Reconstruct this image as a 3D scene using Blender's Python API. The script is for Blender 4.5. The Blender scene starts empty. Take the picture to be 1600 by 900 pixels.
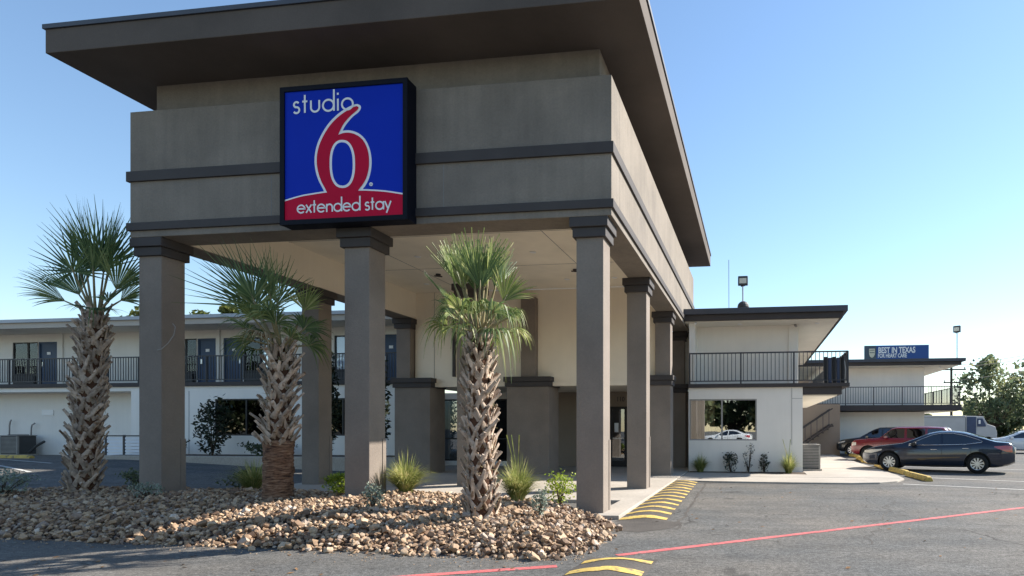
import bpy, bmesh, math, random
import numpy as np
from mathutils.geometry import tessellate_polygon
from mathutils import Vector, Matrix, Euler, noise as mnoise
random.seed(7); rng = np.random.default_rng(7)
PI = math.pi
def R(a): return math.radians(a)
scene = bpy.context.scene
COL = scene.collection

# ------------------------------------------------------------------ camera
cd = bpy.data.cameras.new('camera'); cam = bpy.data.objects.new('camera', cd); COL.objects.link(cam)
cam.location = (0, 0, 1.55); cam.rotation_euler = (R(90), 0, R(7.55))
cd.sensor_fit = 'HORIZONTAL'; cd.sensor_width = 36; cd.lens = 950/1600*36
cd.shift_x = -0.1575; cd.shift_y = 0.1375; cd.clip_start = 0.1; cd.clip_end = 3000
scene.camera = cam
# ------------------------------------------------------------------ sky + sun
SUN_EL = R(35.5); SX, SY = 0.826, 0.564
world = bpy.data.worlds.new('World'); scene.world = world; world.use_nodes = True
wn = world.node_tree; wn.nodes.clear()
wo = wn.nodes.new('ShaderNodeOutputWorld'); wb = wn.nodes.new('ShaderNodeBackground'); ws = wn.nodes.new('ShaderNodeTexSky')
ws.sky_type = 'NISHITA'; ws.sun_disc = False; ws.sun_elevation = SUN_EL; ws.sun_rotation = math.atan2(SX, SY)
ws.air_density = 1.3; ws.dust_density = 0.1; ws.ozone_density = 3.6; ws.altitude = 100
wb.inputs[1].default_value = 0.098
wn.links.new(ws.outputs[0], wb.inputs[0]); wn.links.new(wb.outputs[0], wo.inputs[0])
sl = bpy.data.lights.new('sun', 'SUN'); sl.energy = 5.0; sl.angle = R(0.53); sl.color = (1.0, 0.93, 0.83)
so = bpy.data.objects.new('sun', sl); COL.objects.link(so)
so.rotation_euler = Vector((-SX*math.cos(SUN_EL), -SY*math.cos(SUN_EL), -math.sin(SUN_EL))).to_track_quat('-Z', 'Y').to_euler()
so.location = (40, 30, 40)
scene.view_settings.view_transform = 'Standard'; scene.view_settings.look = 'None'
scene.view_settings.exposure = 1.1; scene.view_settings.gamma = 1.0; scene.view_settings.use_curve_mapping = False
scene.cycles.max_bounces = 8; scene.cycles.transparent_max_bounces = 12

# ------------------------------------------------------------------ materials
def nodes(m):
    m.use_nodes = True; nt = m.node_tree; nt.nodes.clear()
    return nt, nt.nodes.new, nt.links.new
def mat(name, col, rough=.8, var=.08, scale=1.5, bump=0., bscale=60., metal=0., spec=.4, streak=0., coord='Position', coat=0., speck=0., speckscale=60., emit=0., patch=None, orand=0.):
    m = bpy.data.materials.new(name); nt, N, L = nodes(m)
    out = N('ShaderNodeOutputMaterial'); b = N('ShaderNodeBsdfPrincipled'); L(b.outputs[0], out.inputs[0])
    b.inputs['Roughness'].default_value = rough; b.inputs['Metallic'].default_value = metal
    b.inputs['Specular IOR Level'].default_value = spec; b.inputs['Coat Weight'].default_value = coat
    b.inputs['Coat Roughness'].default_value = .05
    if coord == 'Object':
        tc = N('ShaderNodeTexCoord'); vec = tc.outputs['Object']
    else:
        tc = N('ShaderNodeNewGeometry'); vec = tc.outputs['Position']
    rgb = N('ShaderNodeRGB'); rgb.outputs[0].default_value = (*col, 1); cur = rgb.outputs[0]
    def mul(cur, fac_socket):
        mx = N('ShaderNodeVectorMath'); mx.operation = 'SCALE'
        L(cur, mx.inputs[0]); L(fac_socket, mx.inputs['Scale']); return mx.outputs[0]
    def rangen(sock, a, c, lo=.3, hi=.7):
        mr = N('ShaderNodeMapRange'); mr.inputs[1].default_value = lo; mr.inputs[2].default_value = hi
        mr.inputs[3].default_value = a; mr.inputs[4].default_value = c; L(sock, mr.inputs[0]); return mr.outputs[0]
    if patch:
        pcol, pscale, lo, hi = patch
        n = N('ShaderNodeTexNoise'); n.inputs['Scale'].default_value = pscale; n.inputs['Detail'].default_value = 5; L(vec, n.inputs['Vector'])
        mx = N('ShaderNodeMix'); mx.data_type = 'RGBA'
        L(rangen(n.outputs[0], 0, 1, lo, hi), mx.inputs[0]); L(cur, mx.inputs[6]); mx.inputs[7].default_value = (*pcol, 1); cur = mx.outputs[2]
    if var:
        n = N('ShaderNodeTexNoise'); n.inputs['Scale'].default_value = scale; n.inputs['Detail'].default_value = 7; n.inputs['Roughness'].default_value = .6
        L(vec, n.inputs['Vector']); cur = mul(cur, rangen(n.outputs[0], 1-var, 1+var))
    if streak:
        mp = N('ShaderNodeMapping'); mp.inputs['Scale'].default_value = (5, 5, .35); L(vec, mp.inputs[0])
        n = N('ShaderNodeTexNoise'); n.inputs['Scale'].default_value = 1.6; n.inputs['Detail'].default_value = 5; L(mp.outputs[0], n.inputs['Vector'])
        cur = mul(cur, rangen(n.outputs[0], 1-streak, 1+streak*.5, .3, .65))
    if speck:
        n = N('ShaderNodeTexNoise'); n.inputs['Scale'].default_value = speckscale; n.inputs['Detail'].default_value = 3; L(vec, n.inputs['Vector'])
        cur = mul(cur, rangen(n.outputs[0], 1-speck, 1+speck, .3, .7))
    if orand:
        oi = N('ShaderNodeObjectInfo'); cur = mul(cur, rangen(oi.outputs['Random'], 1-orand, 1+orand*.55, 0, 1))
    L(cur, b.inputs['Base Color'])
    if bump:
        n = N('ShaderNodeTexNoise'); n.inputs['Scale'].default_value = bscale; n.inputs['Detail'].default_value = 4; L(vec, n.inputs['Vector'])
        bp = N('ShaderNodeBump'); bp.inputs['Strength'].default_value = bump; bp.inputs['Distance'].default_value = .3/bscale
        L(n.outputs[0], bp.inputs['Height']); L(bp.outputs[0], b.inputs['Normal'])
    return m
def leafmat(name, c1, c2, c3=None, scale=2., trans=.35, rough=.55, coord='Position'):
    m = bpy.data.materials.new(name); nt, N, L = nodes(m)
    out = N('ShaderNodeOutputMaterial'); g = N('ShaderNodeNewGeometry'); oi = N('ShaderNodeObjectInfo')
    n = N('ShaderNodeTexNoise'); n.inputs['Scale'].default_value = scale; n.inputs['Detail'].default_value = 3
    L(g.outputs['Position'], n.inputs['Vector'])
    rnd = N('ShaderNodeMath'); rnd.operation = 'MULTIPLY_ADD'; L(g.outputs['Random Per Island'], rnd.inputs[0]); rnd.inputs[1].default_value = .45; L(n.outputs[0], rnd.inputs[2])
    ad = N('ShaderNodeMath'); ad.operation = 'SUBTRACT'; L(rnd.outputs[0], ad.inputs[0]); ad.inputs[1].default_value = .22
    cr = N('ShaderNodeValToRGB'); cr.color_ramp.elements[0].position = .3; cr.color_ramp.elements[0].color = (*c1, 1)
    cr.color_ramp.elements[1].position = .62; cr.color_ramp.elements[1].color = (*c2, 1)
    if c3:
        e = cr.color_ramp.elements.new(.8); e.color = (*c3, 1)
    L(ad.outputs[0], cr.inputs[0])
    b = N('ShaderNodeBsdfPrincipled'); b.inputs['Roughness'].default_value = rough; b.inputs['Specular IOR Level'].default_value = .35
    t = N('ShaderNodeBsdfTranslucent'); L(cr.outputs[0], b.inputs['Base Color']); L(cr.outputs[0], t.inputs[0])
    mx = N('ShaderNodeMixShader'); mx.inputs[0].default_value = trans; L(b.outputs[0], mx.inputs[1]); L(t.outputs[0], mx.inputs[2]); L(mx.outputs[0], out.inputs[0])
    return m
def glassmat(name, tint=(.35, .4, .42), refl=.3, rough=.01):
    m = bpy.data.materials.new(name); nt, N, L = nodes(m)
    out = N('ShaderNodeOutputMaterial'); t = N('ShaderNodeBsdfTransparent'); t.inputs[0].default_value = (*tint, 1)
    gl = N('ShaderNodeBsdfGlossy'); gl.inputs['Roughness'].default_value = rough; gl.inputs[0].default_value = (.9, .95, 1, 1)
    g = N('ShaderNodeNewGeometry'); n = N('ShaderNodeTexNoise'); n.inputs['Scale'].default_value = 1.3; n.inputs['Detail'].default_value = 2; L(g.outputs['Position'], n.inputs['Vector'])
    bp = N('ShaderNodeBump'); bp.inputs['Strength'].default_value = .03; bp.inputs['Distance'].default_value = .02; L(n.outputs[0], bp.inputs['Height']); L(bp.outputs[0], gl.inputs['Normal'])
    fr = N('ShaderNodeFresnel'); fr.inputs[0].default_value = 1.5
    ad = N('ShaderNodeMath'); ad.operation = 'ADD'; ad.use_clamp = True; L(fr.outputs[0], ad.inputs[0]); ad.inputs[1].default_value = refl
    mx = N('ShaderNodeMixShader'); L(ad.outputs[0], mx.inputs[0]); L(t.outputs[0], mx.inputs[1]); L(gl.outputs[0], mx.inputs[2]); L(mx.outputs[0], out.inputs[0])
    return m
def stonemat(name, attr):
    m = bpy.data.materials.new(name); nt, N, L = nodes(m)
    out = N('ShaderNodeOutputMaterial'); b = N('ShaderNodeBsdfPrincipled'); L(b.outputs[0], out.inputs[0]); b.inputs['Roughness'].default_value = .75
    if attr: a = N('ShaderNodeAttribute'); a.attribute_name = 'tone'; s = a.outputs['Fac']
    else: a = N('ShaderNodeObjectInfo'); s = a.outputs['Random']
    cr = N('ShaderNodeValToRGB'); L(s, cr.inputs[0]); ramp = cr.color_ramp
    cols = [(0, (.11, .064, .040)), (.18, (.23, .142, .084)), (.42, (.33, .215, .130)), (.64, (.42, .29, .180)), (.84, (.51, .375, .250)), (.93, (.22, .155, .120)), (1., (.64, .54, .43))]
    ramp.elements[0].color = (*cols[0][1], 1); ramp.elements[1].color = (*cols[-1][1], 1)
    for p, c in cols[1:-1]: e = ramp.elements.new(p); e.color = (*c, 1)
    g = N('ShaderNodeNewGeometry'); n = N('ShaderNodeTexNoise'); n.inputs['Scale'].default_value = 22; n.inputs['Detail'].default_value = 4; L(g.outputs['Position'], n.inputs['Vector'])
    mr = N('ShaderNodeMapRange'); mr.inputs[1].default_value = .3; mr.inputs[2].default_value = .7; mr.inputs[3].default_value = .75; mr.inputs[4].default_value = 1.2; L(n.outputs[0], mr.inputs[0])
    sc = N('ShaderNodeVectorMath'); sc.operation = 'SCALE'; L(cr.outputs[0], sc.inputs[0]); L(mr.outputs[0], sc.inputs['Scale']); L(sc.outputs[0], b.inputs['Base Color'])
    bp = N('ShaderNodeBump'); bp.inputs['Strength'].default_value = .35; bp.inputs['Distance'].default_value = .008; L(n.outputs[0], bp.inputs['Height']); L(bp.outputs[0], b.inputs['Normal'])
    return m
M = {}
M['taupe'] = mat('taupe_stucco', (.222, .192, .160), .9, .13, 1.1, .9, 34, streak=.07, speck=.06, speckscale=25, patch=((.19, .165, .14), .8, .48, .66))
M['column'] = mat('taupe_column_stucco', (.228, .192, .163), .9, .10, 1.2, .7, 38, speck=.05, speckscale=30, patch=((.20, .167, .142), 1.0, .45, .66))
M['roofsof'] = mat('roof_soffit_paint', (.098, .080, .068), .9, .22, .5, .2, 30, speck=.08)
M['trim'] = mat('dark_trim', (.056, .049, .048), .75, .12, 1.5, .2, 60)
M['cream'] = mat('cream_wall', (.86, .77, .63), .9, .06, .5, .25, 50, streak=.015)
M['ceil'] = mat('cream_ceiling', (.88, .80, .66), .9, .10, .7, .15, 40)
M['white'] = mat('pale_wall_paint', (.84, .80, .735), .88, .05, .5, .3, 50, streak=.018)
M['soffit'] = mat('pale_soffit', (.82, .78, .69), .9, .06, .8, .1, 40)
M['roofmetal'] = mat('roof_edge_metal', (.055, .06, .075), .5, .1, 2)
M['leftroof'] = mat('pale_roof_edge', (.42, .45, .48), .6, .08, 1)
M['leftfas'] = mat('beige_eave_board', (.48, .43, .37), .85, .08, 1)
M['brown'] = mat('brown_entry_wall', (.27, .22, .175), .9, .08, 1, .2, 50)
M['rail'] = mat('dark_rail_paint', (.035, .036, .042), .5, .1, 4)
M['blue'] = mat('blue_door_paint', (.028, .060, .125), .5, .1, 2)
M['curtain'] = mat('white_curtain', (.80, .82, .85), .9, .05, 3)
M['steel'] = mat('brushed_steel', (.55, .55, .55), .35, .05, 5, metal=.9)
def asphaltmat():
    m = bpy.data.materials.new('asphalt'); nt, N, L = nodes(m); out = N('ShaderNodeOutputMaterial'); b = N('ShaderNodeBsdfPrincipled'); L(b.outputs[0], out.inputs[0])
    b.inputs['Roughness'].default_value = .93; b.inputs['Specular IOR Level'].default_value = .25; g = N('ShaderNodeNewGeometry'); vec = g.outputs['Position']
    def nz(scale, det=5, rough=.55, v=vec, dist=0.):
        n = N('ShaderNodeTexNoise'); n.inputs['Scale'].default_value = scale; n.inputs['Detail'].default_value = det; n.inputs['Roughness'].default_value = rough; n.inputs['Distortion'].default_value = dist; L(v, n.inputs['Vector']); return n.outputs[0]
    def rg(sock, lo, hi, a, c):
        r = N('ShaderNodeMapRange'); r.inputs[1].default_value = lo; r.inputs[2].default_value = hi; r.inputs[3].default_value = a; r.inputs[4].default_value = c; L(sock, r.inputs[0]); return r.outputs[0]
    def mixc(f, c1, c2):
        x = N('ShaderNodeMix'); x.data_type = 'RGBA'; L(f, x.inputs[0])
        for k, c in ((6, c1), (7, c2)):
            if isinstance(c, tuple): x.inputs[k].default_value = (*c, 1)
            else: L(c, x.inputs[k])
        return x.outputs[2]
    def mul(c, f):
        x = N('ShaderNodeVectorMath'); x.operation = 'SCALE'; L(c, x.inputs[0]); L(f, x.inputs['Scale']); return x.outputs[0]
    c = mixc(rg(nz(.28, 6, .6), .40, .60, 0, 1), (.090, .091, .089), (.128, .118, .105))       # old and patched areas
    st = N('ShaderNodeMapping'); st.inputs['Scale'].default_value = (.22, 1.3, 1); st.inputs['Rotation'].default_value = (0, 0, -.5); L(vec, st.inputs[0])
    c = mul(c, rg(nz(1.1, 5, .6, st.outputs[0]), .35, .65, .88, 1.14))                          # wear along the driving line
    c = mul(c, rg(nz(2.6, 6, .65), .35, .65, .88, 1.12)); c = mul(c, rg(nz(16, 4, .7), .36, .64, .66, 1.36)); c = mul(c, rg(nz(62, 2, .6), .34, .66, .55, 1.5))
    c = mixc(rg(nz(38, 2), .645, .70, 0, .75), c, (.24, .23, .21))                               # pale aggregate
    c = mixc(rg(nz(.9, 4, .6), .66, .72, 0, .6), c, (.20, .19, .175))                            # scuffed pale spots
    c = mixc(rg(nz(1.3, 3, .5), .27, .33, .55, 0), c, (.035, .033, .031))                        # oil drips
    v = N('ShaderNodeTexVoronoi'); v.feature = 'DISTANCE_TO_EDGE'; v.inputs['Scale'].default_value = .33
    wp = N('ShaderNodeVectorMath'); wp.operation = 'MULTIPLY_ADD'; cn = N('ShaderNodeTexNoise'); cn.inputs['Scale'].default_value = 1.4; cn.inputs['Detail'].default_value = 6; L(vec, cn.inputs['Vector'])
    L(cn.outputs['Color'], wp.inputs[0]); wp.inputs[1].default_value = (.9, .9, 0); L(vec, wp.inputs[2]); L(wp.outputs[0], v.inputs['Vector'])
    gate = rg(nz(.35, 2), .50, .58, 0, 1); ck = rg(v.outputs['Distance'], .002, .006, .7, 0); pm = N('ShaderNodeMath'); pm.operation = 'MULTIPLY'; L(gate, pm.inputs[0]); L(ck, pm.inputs[1])
    c = mixc(pm.outputs[0], c, (.022, .02, .018)); L(c, b.inputs['Base Color'])
    bp = N('ShaderNodeBump'); bp.inputs['Strength'].default_value = .7; bp.inputs['Distance'].default_value = .006; L(nz(58, 3, .7), bp.inputs['Height']); L(bp.outputs[0], b.inputs['Normal'])
    return m
M['asphalt'] = asphaltmat()
M['tar'] = mat('fresh_tar', (.075, .066, .058), .9, .25, 1.5, .8, 70, speck=.3, speckscale=46)
M['concrete'] = mat('concrete', (.39, .35, .30), .9, .14, .7, .4, 60, speck=.10, speckscale=18)
M['soil'] = mat('bed_soil', (.09, .065, .05), .95, .3, 3, .8, 30)
M['red'] = mat('red_line_paint', (.50, .12, .12), .85, .22, 2.5, .7, 70, speck=.28, speckscale=46, patch=((.16, .12, .11), 13, .57, .66))
M['yellow'] = mat('yellow_paint', (.54, .38, .10), .8, .2, 3, .5, 60, speck=.2, speckscale=30, patch=((.22, .17, .10), 9, .56, .66))
M['lotwhite'] = mat('white_line_paint', (.5, .49, .46), .85, .25, 2, .5, 60, speck=.3, speckscale=40)
M['glass'] = glassmat('window_glass', (.30, .33, .34), .28)
M['lobbyglass'] = glassmat('lobby_glass', (.16, .2, .24), .16)
M['wingglass'] = glassmat('wing_window_glass', (.80, .80, .77), .22)
M['roomglass'] = glassmat('room_window_glass', (.95, .96, .98), .0)
M['darkglass'] = glassmat('dark_window_glass', (.10, .11, .12), .015)
M['dark'] = mat('dark_interior_shade', (.015, .014, .013), .95, .2, 2)  # near-black backing behind glass; the shade of unlit rooms is in the colour
M['blind'] = mat('vertical_blind', (.52, .40, .27), .8, .06, 3)
M['frame'] = mat('window_frame', (.32, .31, .30), .5, .05, 3, metal=.4)
M['darkframe'] = mat('dark_window_frame', (.025, .024, .024), .5, .05, 3)
M['bark'] = mat('palm_trunk_fibre', (.085, .038, .020), .95, .4, 7, 1., 45, coord='Position')
def ringmat():
    m = bpy.data.materials.new('palm_bare_trunk'); nt, N, L = nodes(m); out = N('ShaderNodeOutputMaterial'); b = N('ShaderNodeBsdfPrincipled'); L(b.outputs[0], out.inputs[0]); b.inputs['Roughness'].default_value = .95
    g = N('ShaderNodeNewGeometry'); mp = N('ShaderNodeMapping'); mp.inputs['Scale'].default_value = (7, 7, 34); L(g.outputs['Position'], mp.inputs[0])
    n = N('ShaderNodeTexNoise'); n.inputs['Scale'].default_value = 1; n.inputs['Detail'].default_value = 6; n.inputs['Roughness'].default_value = .65; L(mp.outputs[0], n.inputs['Vector'])
    cr = N('ShaderNodeValToRGB'); L(n.outputs[0], cr.inputs[0]); e = cr.color_ramp.elements; e[0].position = .34; e[0].color = (.030, .014, .008, 1); e[1].position = .70; e[1].color = (.36, .24, .16, 1)
    x = cr.color_ramp.elements.new(.47); x.color = (.15, .075, .042, 1); x = cr.color_ramp.elements.new(.58); x.color = (.24, .135, .080, 1)
    L(cr.outputs[0], b.inputs['Base Color']); bp = N('ShaderNodeBump'); bp.inputs['Strength'].default_value = .8; bp.inputs['Distance'].default_value = .02; L(n.outputs[0], bp.inputs['Height']); L(bp.outputs[0], b.inputs['Normal']); return m
M['ringbark'] = ringmat()
M['boot'] = mat('palm_leaf_base', (.46, .36, .28), .9, .40, 9, .6, 60, coord='Position', orand=.38, patch=((.22, .14, .085), 11, .55, .64))
M['frond'] = leafmat('palm_frond', (.070, .120, .048), (.150, .215, .080), (.32, .36, .15), 1.5, .4, .45)
M['frondlit'] = leafmat('palm_frond_yellow_sunlit', (.13, .185, .055), (.29, .34, .11), (.56, .54, .28), 2.5, .4, .45)  # yellow-green copy of the frond with sunlight mixed into its colour
M['deadfrond'] = leafmat('palm_frond_dead', (.22, .16, .09), (.38, .30, .18), (.50, .42, .28), 3, .25, .6)
M['petiole'] = mat('palm_leaf_stalk', (.24, .20, .10), .6, .25, 6)
M['grass'] = leafmat('tuft_grass', (.17, .21, .06), (.38, .40, .13), (.62, .55, .28), 5, .45)
M['shrub'] = leafmat('bright_shrub', (.16, .24, .03), (.34, .42, .05), (.46, .52, .09), 6, .4)
M['sage'] = leafmat('grey_sage', (.13, .17, .13), (.28, .33, .26), (.40, .44, .36), 8, .2)
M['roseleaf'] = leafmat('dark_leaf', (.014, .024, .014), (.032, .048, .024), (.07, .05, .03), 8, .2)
M['treeleaf'] = leafmat('tree_leaf', (.11, .145, .08), (.20, .235, .12), (.36, .33, .14), .5, .45)
M['treeleaf2'] = leafmat('tree_leaf_dark', (.045, .066, .034), (.085, .112, .05), (.15, .165, .07), .5, .4)
M['treeleaf3'] = leafmat('tree_leaf_light', (.07, .09, .02), (.13, .15, .035), (.2, .19, .05), .6, .35)
M['twig'] = mat('twig_bark', (.07, .05, .035), .9, .2, 5)
M['stone_a'] = stonemat('river_stone_mass', True); M['stone_o'] = stonemat('river_stone', False)
M['tyre'] = mat('tyre_rubber', (.012, .012, .012), .85, .1, 5)
M['rim'] = mat('alloy_rim', (.55, .56, .57), .3, .03, 5, metal=.85)
M['blackpl'] = mat('black_plastic', (.015, .015, .016), .5, .1, 5)
M['carglass'] = glassmat('car_glass', (.10, .11, .12), .07)
M['clearlamp'] = mat('headlamp_lens', (.62, .58, .50), .12, .1, 9, spec=.8, coat=1)
M['redlamp'] = mat('tail_lamp_lens', (.40, .012, .016), .15, .1, 9, spec=.8, coat=1)
M['chrome'] = mat('chrome', (.7, .7, .7), .12, 0, 1, metal=1)
M['plate'] = mat('number_plate', (.7, .7, .7), .5, .05, 9)
def paint(name, c, metal=.3): return mat(name, c, .32, .02, 1, metal=metal, coat=1., coord='Object')
M['p_navy'] = paint('navy_car_paint', (.010, .017, .036), .35)
M['p_red'] = paint('red_car_paint', (.17, .004, .012), .0)
M['p_black'] = paint('black_car_paint', (.008, .009, .013), .2)
M['p_white'] = paint('white_car_paint', (.74, .75, .76), 0)
M['p_silver'] = paint('silver_car_paint', (.35, .38, .42), .6)
M['signblue'] = mat('sign_blue', (.002, .028, .42), .6, .04, 1, spec=.12)
M['signred'] = mat('sign_red', (.52, .004, .038), .6, .05, 1, spec=.12)
M['signwhite'] = mat('sign_white', (.80, .80, .80), .35, .02, 1)
M['signbox'] = mat('sign_cabinet', (.006, .007, .014), .6, .1, 3, spec=.12)
M['billblue'] = mat('billboard_blue', (.02, .075, .26), .5, .05, .2)
M['billgrey'] = mat('billboard_grey', (.06, .09, .12), .5, .05, .2)
M['crest'] = mat('billboard_crest', (.62, .58, .45), .5, .15, .8)
M['acmetal'] = mat('ac_metal', (.25, .24, .22), .6, .15, 3)
M['acdark'] = mat('ac_grille', (.06, .06, .06), .6, .15, 3)
M['lampglow'] = mat('flood_lens', (.75, .70, .55), .2, .05, 4)
M['wood'] = mat('utility_pole_wood', (.05, .042, .036), .9, .2, 3)
M['truckbox'] = mat('truck_box_panel', (.46, .45, .44), .6, .08, 1)
M['truckblue'] = mat('cab_blue', (.05, .07, .13), .5, .1, 3)
M['gravel'] = mat('loose_gravel', (.30, .22, .15), .9, .4, 40)
M['dryleaf'] = mat('dry_leaf', (.20, .11, .05), .9, .4, 30)
M['pad'] = mat('grey_pad', (.2, .2, .2), .9, .1, 3)

# ------------------------------------------------------------------ mesh helpers
WL = {}
class MB:
    def __init__(s): s.v = []; s.f = []
    def add(s, vs, fs):
        o = len(s.v); s.v += [tuple(p) for p in vs]; s.f += [tuple(i+o for i in f) for f in fs]; return s
    def box(s, x0, x1, y0, y1, z0, z1):
        return s.add([(x0,y0,z0),(x1,y0,z0),(x1,y1,z0),(x0,y1,z0),(x0,y0,z1),(x1,y0,z1),(x1,y1,z1),(x0,y1,z1)],
                     [(3,2,1,0),(4,5,6,7),(0,1,5,4),(1,2,6,5),(2,3,7,6),(3,0,4,7)])
    def prism(s, poly, z0, z1):
        n = len(poly)
        return s.add([(x,y,z0) for x,y in poly]+[(x,y,z1) for x,y in poly],
                     [tuple(range(n-1,-1,-1)), tuple(range(n,2*n))]+[(i,(i+1)%n,n+(i+1)%n,n+i) for i in range(n)])
    def prism_y(s, poly, y0, y1):       # polygon in x,z extruded along y
        n = len(poly)
        return s.add([(x,y0,z) for x,z in poly]+[(x,y1,z) for x,z in poly],
                     [tuple(range(n)), tuple(range(2*n-1,n-1,-1))]+[(i,n+i,n+(i+1)%n,(i+1)%n) for i in range(n)])
    def tube(s, pts, rad, n=8, cap=True):
        pts = [Vector(p) for p in pts]; k = len(pts)
        if not hasattr(rad, '__len__'): rad = [rad]*k
        vs = []; ref = None
        for i, p in enumerate(pts):
            t = (pts[min(i+1,k-1)]-pts[max(i-1,0)]).normalized()
            if ref is None: ref = Vector((0,0,1)) if abs(t.z) < .9 else Vector((1,0,0))
            a = t.cross(ref).normalized(); b = t.cross(a).normalized(); ref = b.cross(t) if False else ref
            for j in range(n):
                an = 2*PI*j/n; vs.append(p + (a*math.cos(an)+b*math.sin(an))*rad[i])
        fs = [(i*n+j, i*n+(j+1)%n, (i+1)*n+(j+1)%n, (i+1)*n+j) for i in range(k-1) for j in range(n)]
        if cap: fs += [tuple(range(n-1,-1,-1)), tuple(range((k-1)*n, k*n))]
        return s.add(vs, fs)
    def bar(s, p, q, w=.02): return s.tube([p, q], w*.7071, 4)
    def grid(s, P, flip=False):          # P[i][j] -> points
        a = len(P); b = len(P[0]); vs = [p for r in P for p in r]
        fs = [(i*b+j, i*b+j+1, (i+1)*b+j+1, (i+1)*b+j) for i in range(a-1) for j in range(b-1)]
        if flip: fs = [f[::-1] for f in fs]
        return s.add(vs, fs)
    def mesh(s, name, smooth=False):
        me = bpy.data.meshes.new(name); me.from_pydata(s.v, [], s.f); me.update()
        if smooth:
            me.polygons.foreach_set('use_smooth', [True]*len(me.polygons))
        return me
    def build(s, name, m, parent=None, smooth=False, bevel=0., loc=None, local=False, sharp=None):
        me = s.mesh(name, smooth)
        if sharp is not None: me.set_sharp_from_angle(angle=R(sharp))
        return put(name, me, m, parent, loc, bevel, local)
def put(name, me, m=None, parent=None, loc=None, bevel=0., local=False, rot=None, scale=None):
    o = bpy.data.objects.new(name, me); COL.objects.link(o)
    if m and not me.materials: me.materials.append(M[m])
    if loc is not None: o.location = loc
    if rot is not None: o.rotation_euler = rot
    if scale is not None: o.scale = scale
    if parent is not None:
        o.parent = parent
        if not local: o.matrix_parent_inverse = Matrix.Translation(-WL.get(parent.name, Vector()))
    WL[o.name] = Vector(loc) if loc is not None else Vector()
    if bevel:
        b = o.modifiers.new('bevel', 'BEVEL'); b.width = bevel; b.segments = 2; b.limit_method = 'ANGLE'; b.angle_limit = R(40)
    return o
def thing(name, loc, label, cat, group=None, rz=0.):
    o = bpy.data.objects.new(name, None); COL.objects.link(o); o.location = loc; o.rotation_euler = (0,0,rz); o.empty_display_size = .2
    WL[o.name] = Vector(loc); return tag(o, label, cat, group)
def tag(o, label, cat, group=None):
    o['label'] = label; o['category'] = cat
    if group: o['group'] = group
    return o
def struct(o, label=None):
    o['kind'] = 'structure'
    if label: o['label'] = label
    return o
def bx(x0,x1,y0,y1,z0,z1): return MB().box(x0,x1,y0,y1,z0,z1)
def text_mesh(name, s, size, m, parent, origin, ext=.004, align='CENTER', local=False, bold=0., sx=1.):
    cu = bpy.data.curves.new(name, 'FONT'); cu.body = s; cu.size = size; cu.extrude = ext; cu.align_x = align; cu.align_y = 'CENTER'; cu.offset = bold; cu.resolution_u = 3
    tmp = bpy.data.objects.new('tmp', cu); COL.objects.link(tmp)
    dg = bpy.context.evaluated_depsgraph_get(); me = bpy.data.meshes.new_from_object(tmp.evaluated_get(dg))
    bpy.data.objects.remove(tmp); bpy.data.curves.remove(cu)
    me.transform(Matrix.Translation(origin) @ Matrix.Rotation(PI/2, 4, 'X') @ Matrix.Diagonal((sx,1,1,1))); me.materials.clear()
    return put(name, me, m, parent, local=local)
def sstep(a, b, x):
    t = min(1, max(0, (x-a)/(b-a))); return t*t*(3-2*t)
def gz(x, y): return .38*sstep(-14, -25, x)*sstep(12.5, 21, y)

# ------------------------------------------------------------------ ground
def axis(lo, hi, a, b, step, far):
    v = list(np.arange(a, b+1e-6, step)); x = a; s = step
    while x > lo: s *= 1.5; x -= s; v.insert(0, max(x, lo))
    x = b; s = step
    while x < hi: s *= 1.5; x += s; v.append(min(x, hi))
    return v
gx = axis(-900, 900, -40, 20, 1., 900); gy = axis(-300, 1500, -2, 44, 1., 1500)
g = MB().grid([[(x, y, gz(x, y)) for y in gy] for x in gx], flip=True)
struct(g.build('asphalt_lot', 'asphalt', smooth=True), 'worn grey asphalt of the parking lot')
# concrete slab under the canopy, walk before the right wing
sl_ = MB().prism([(-12.3,12.35),(-2.75,12.35),(-2.75,10.15),(-2.28,10.15),(-2.28,20.9),(-2.32,23.4),(-12.3,23.4)][::1], -.05, .07)
slab = struct(sl_.build('canopy_slab', 'concrete', bevel=.012), 'pale concrete floor under the entrance canopy')
wk = [(-2.26,17.75),(-1.2,17.5),(1.1,17.35),(2.7,17.4),(3.5,17.65),(4.1,18.2),(4.5,19.1),(4.62,20.5),(4.62,24),(4.6,30),(4.6,36.2),(1.72,36.2),(1.72,20.35),(-2.26,20.9)]
walk = struct(MB().prism(wk, -.05, .05).build('concrete_walk', 'concrete', bevel=.012), 'pale concrete walk in front of the right wing')
for y in (19.2, 23.5, 27.8, 32.):
    bx(1.75 if y > 20.5 else -2.2, 4.55 if y > 19.5 else 4.4, y, y+.018, .0502, .0535).build('control_joint', 'pad', walk)
struct(MB().prism([(-2.24,20.92),(1.70,20.37),(1.70,21.5),(-2.24,21.5)], -.05, .045).build('planting_bed', 'soil'), 'narrow soil bed at the foot of the right wing')
struct(MB().prism([(-25.5,20.6),(-12.6,20.6),(-12.6,22.4),(-25.5,22.4)], -.05, .50).build('planting_bed', 'soil'), 'dark soil bed below the left wing window')
kb = struct(bx(-25.6,-12.6,20.42,20.6,-.05,.52).build('kerb', 'concrete', bevel=.02), 'pale kerb in front of the left wing bed')
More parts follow.
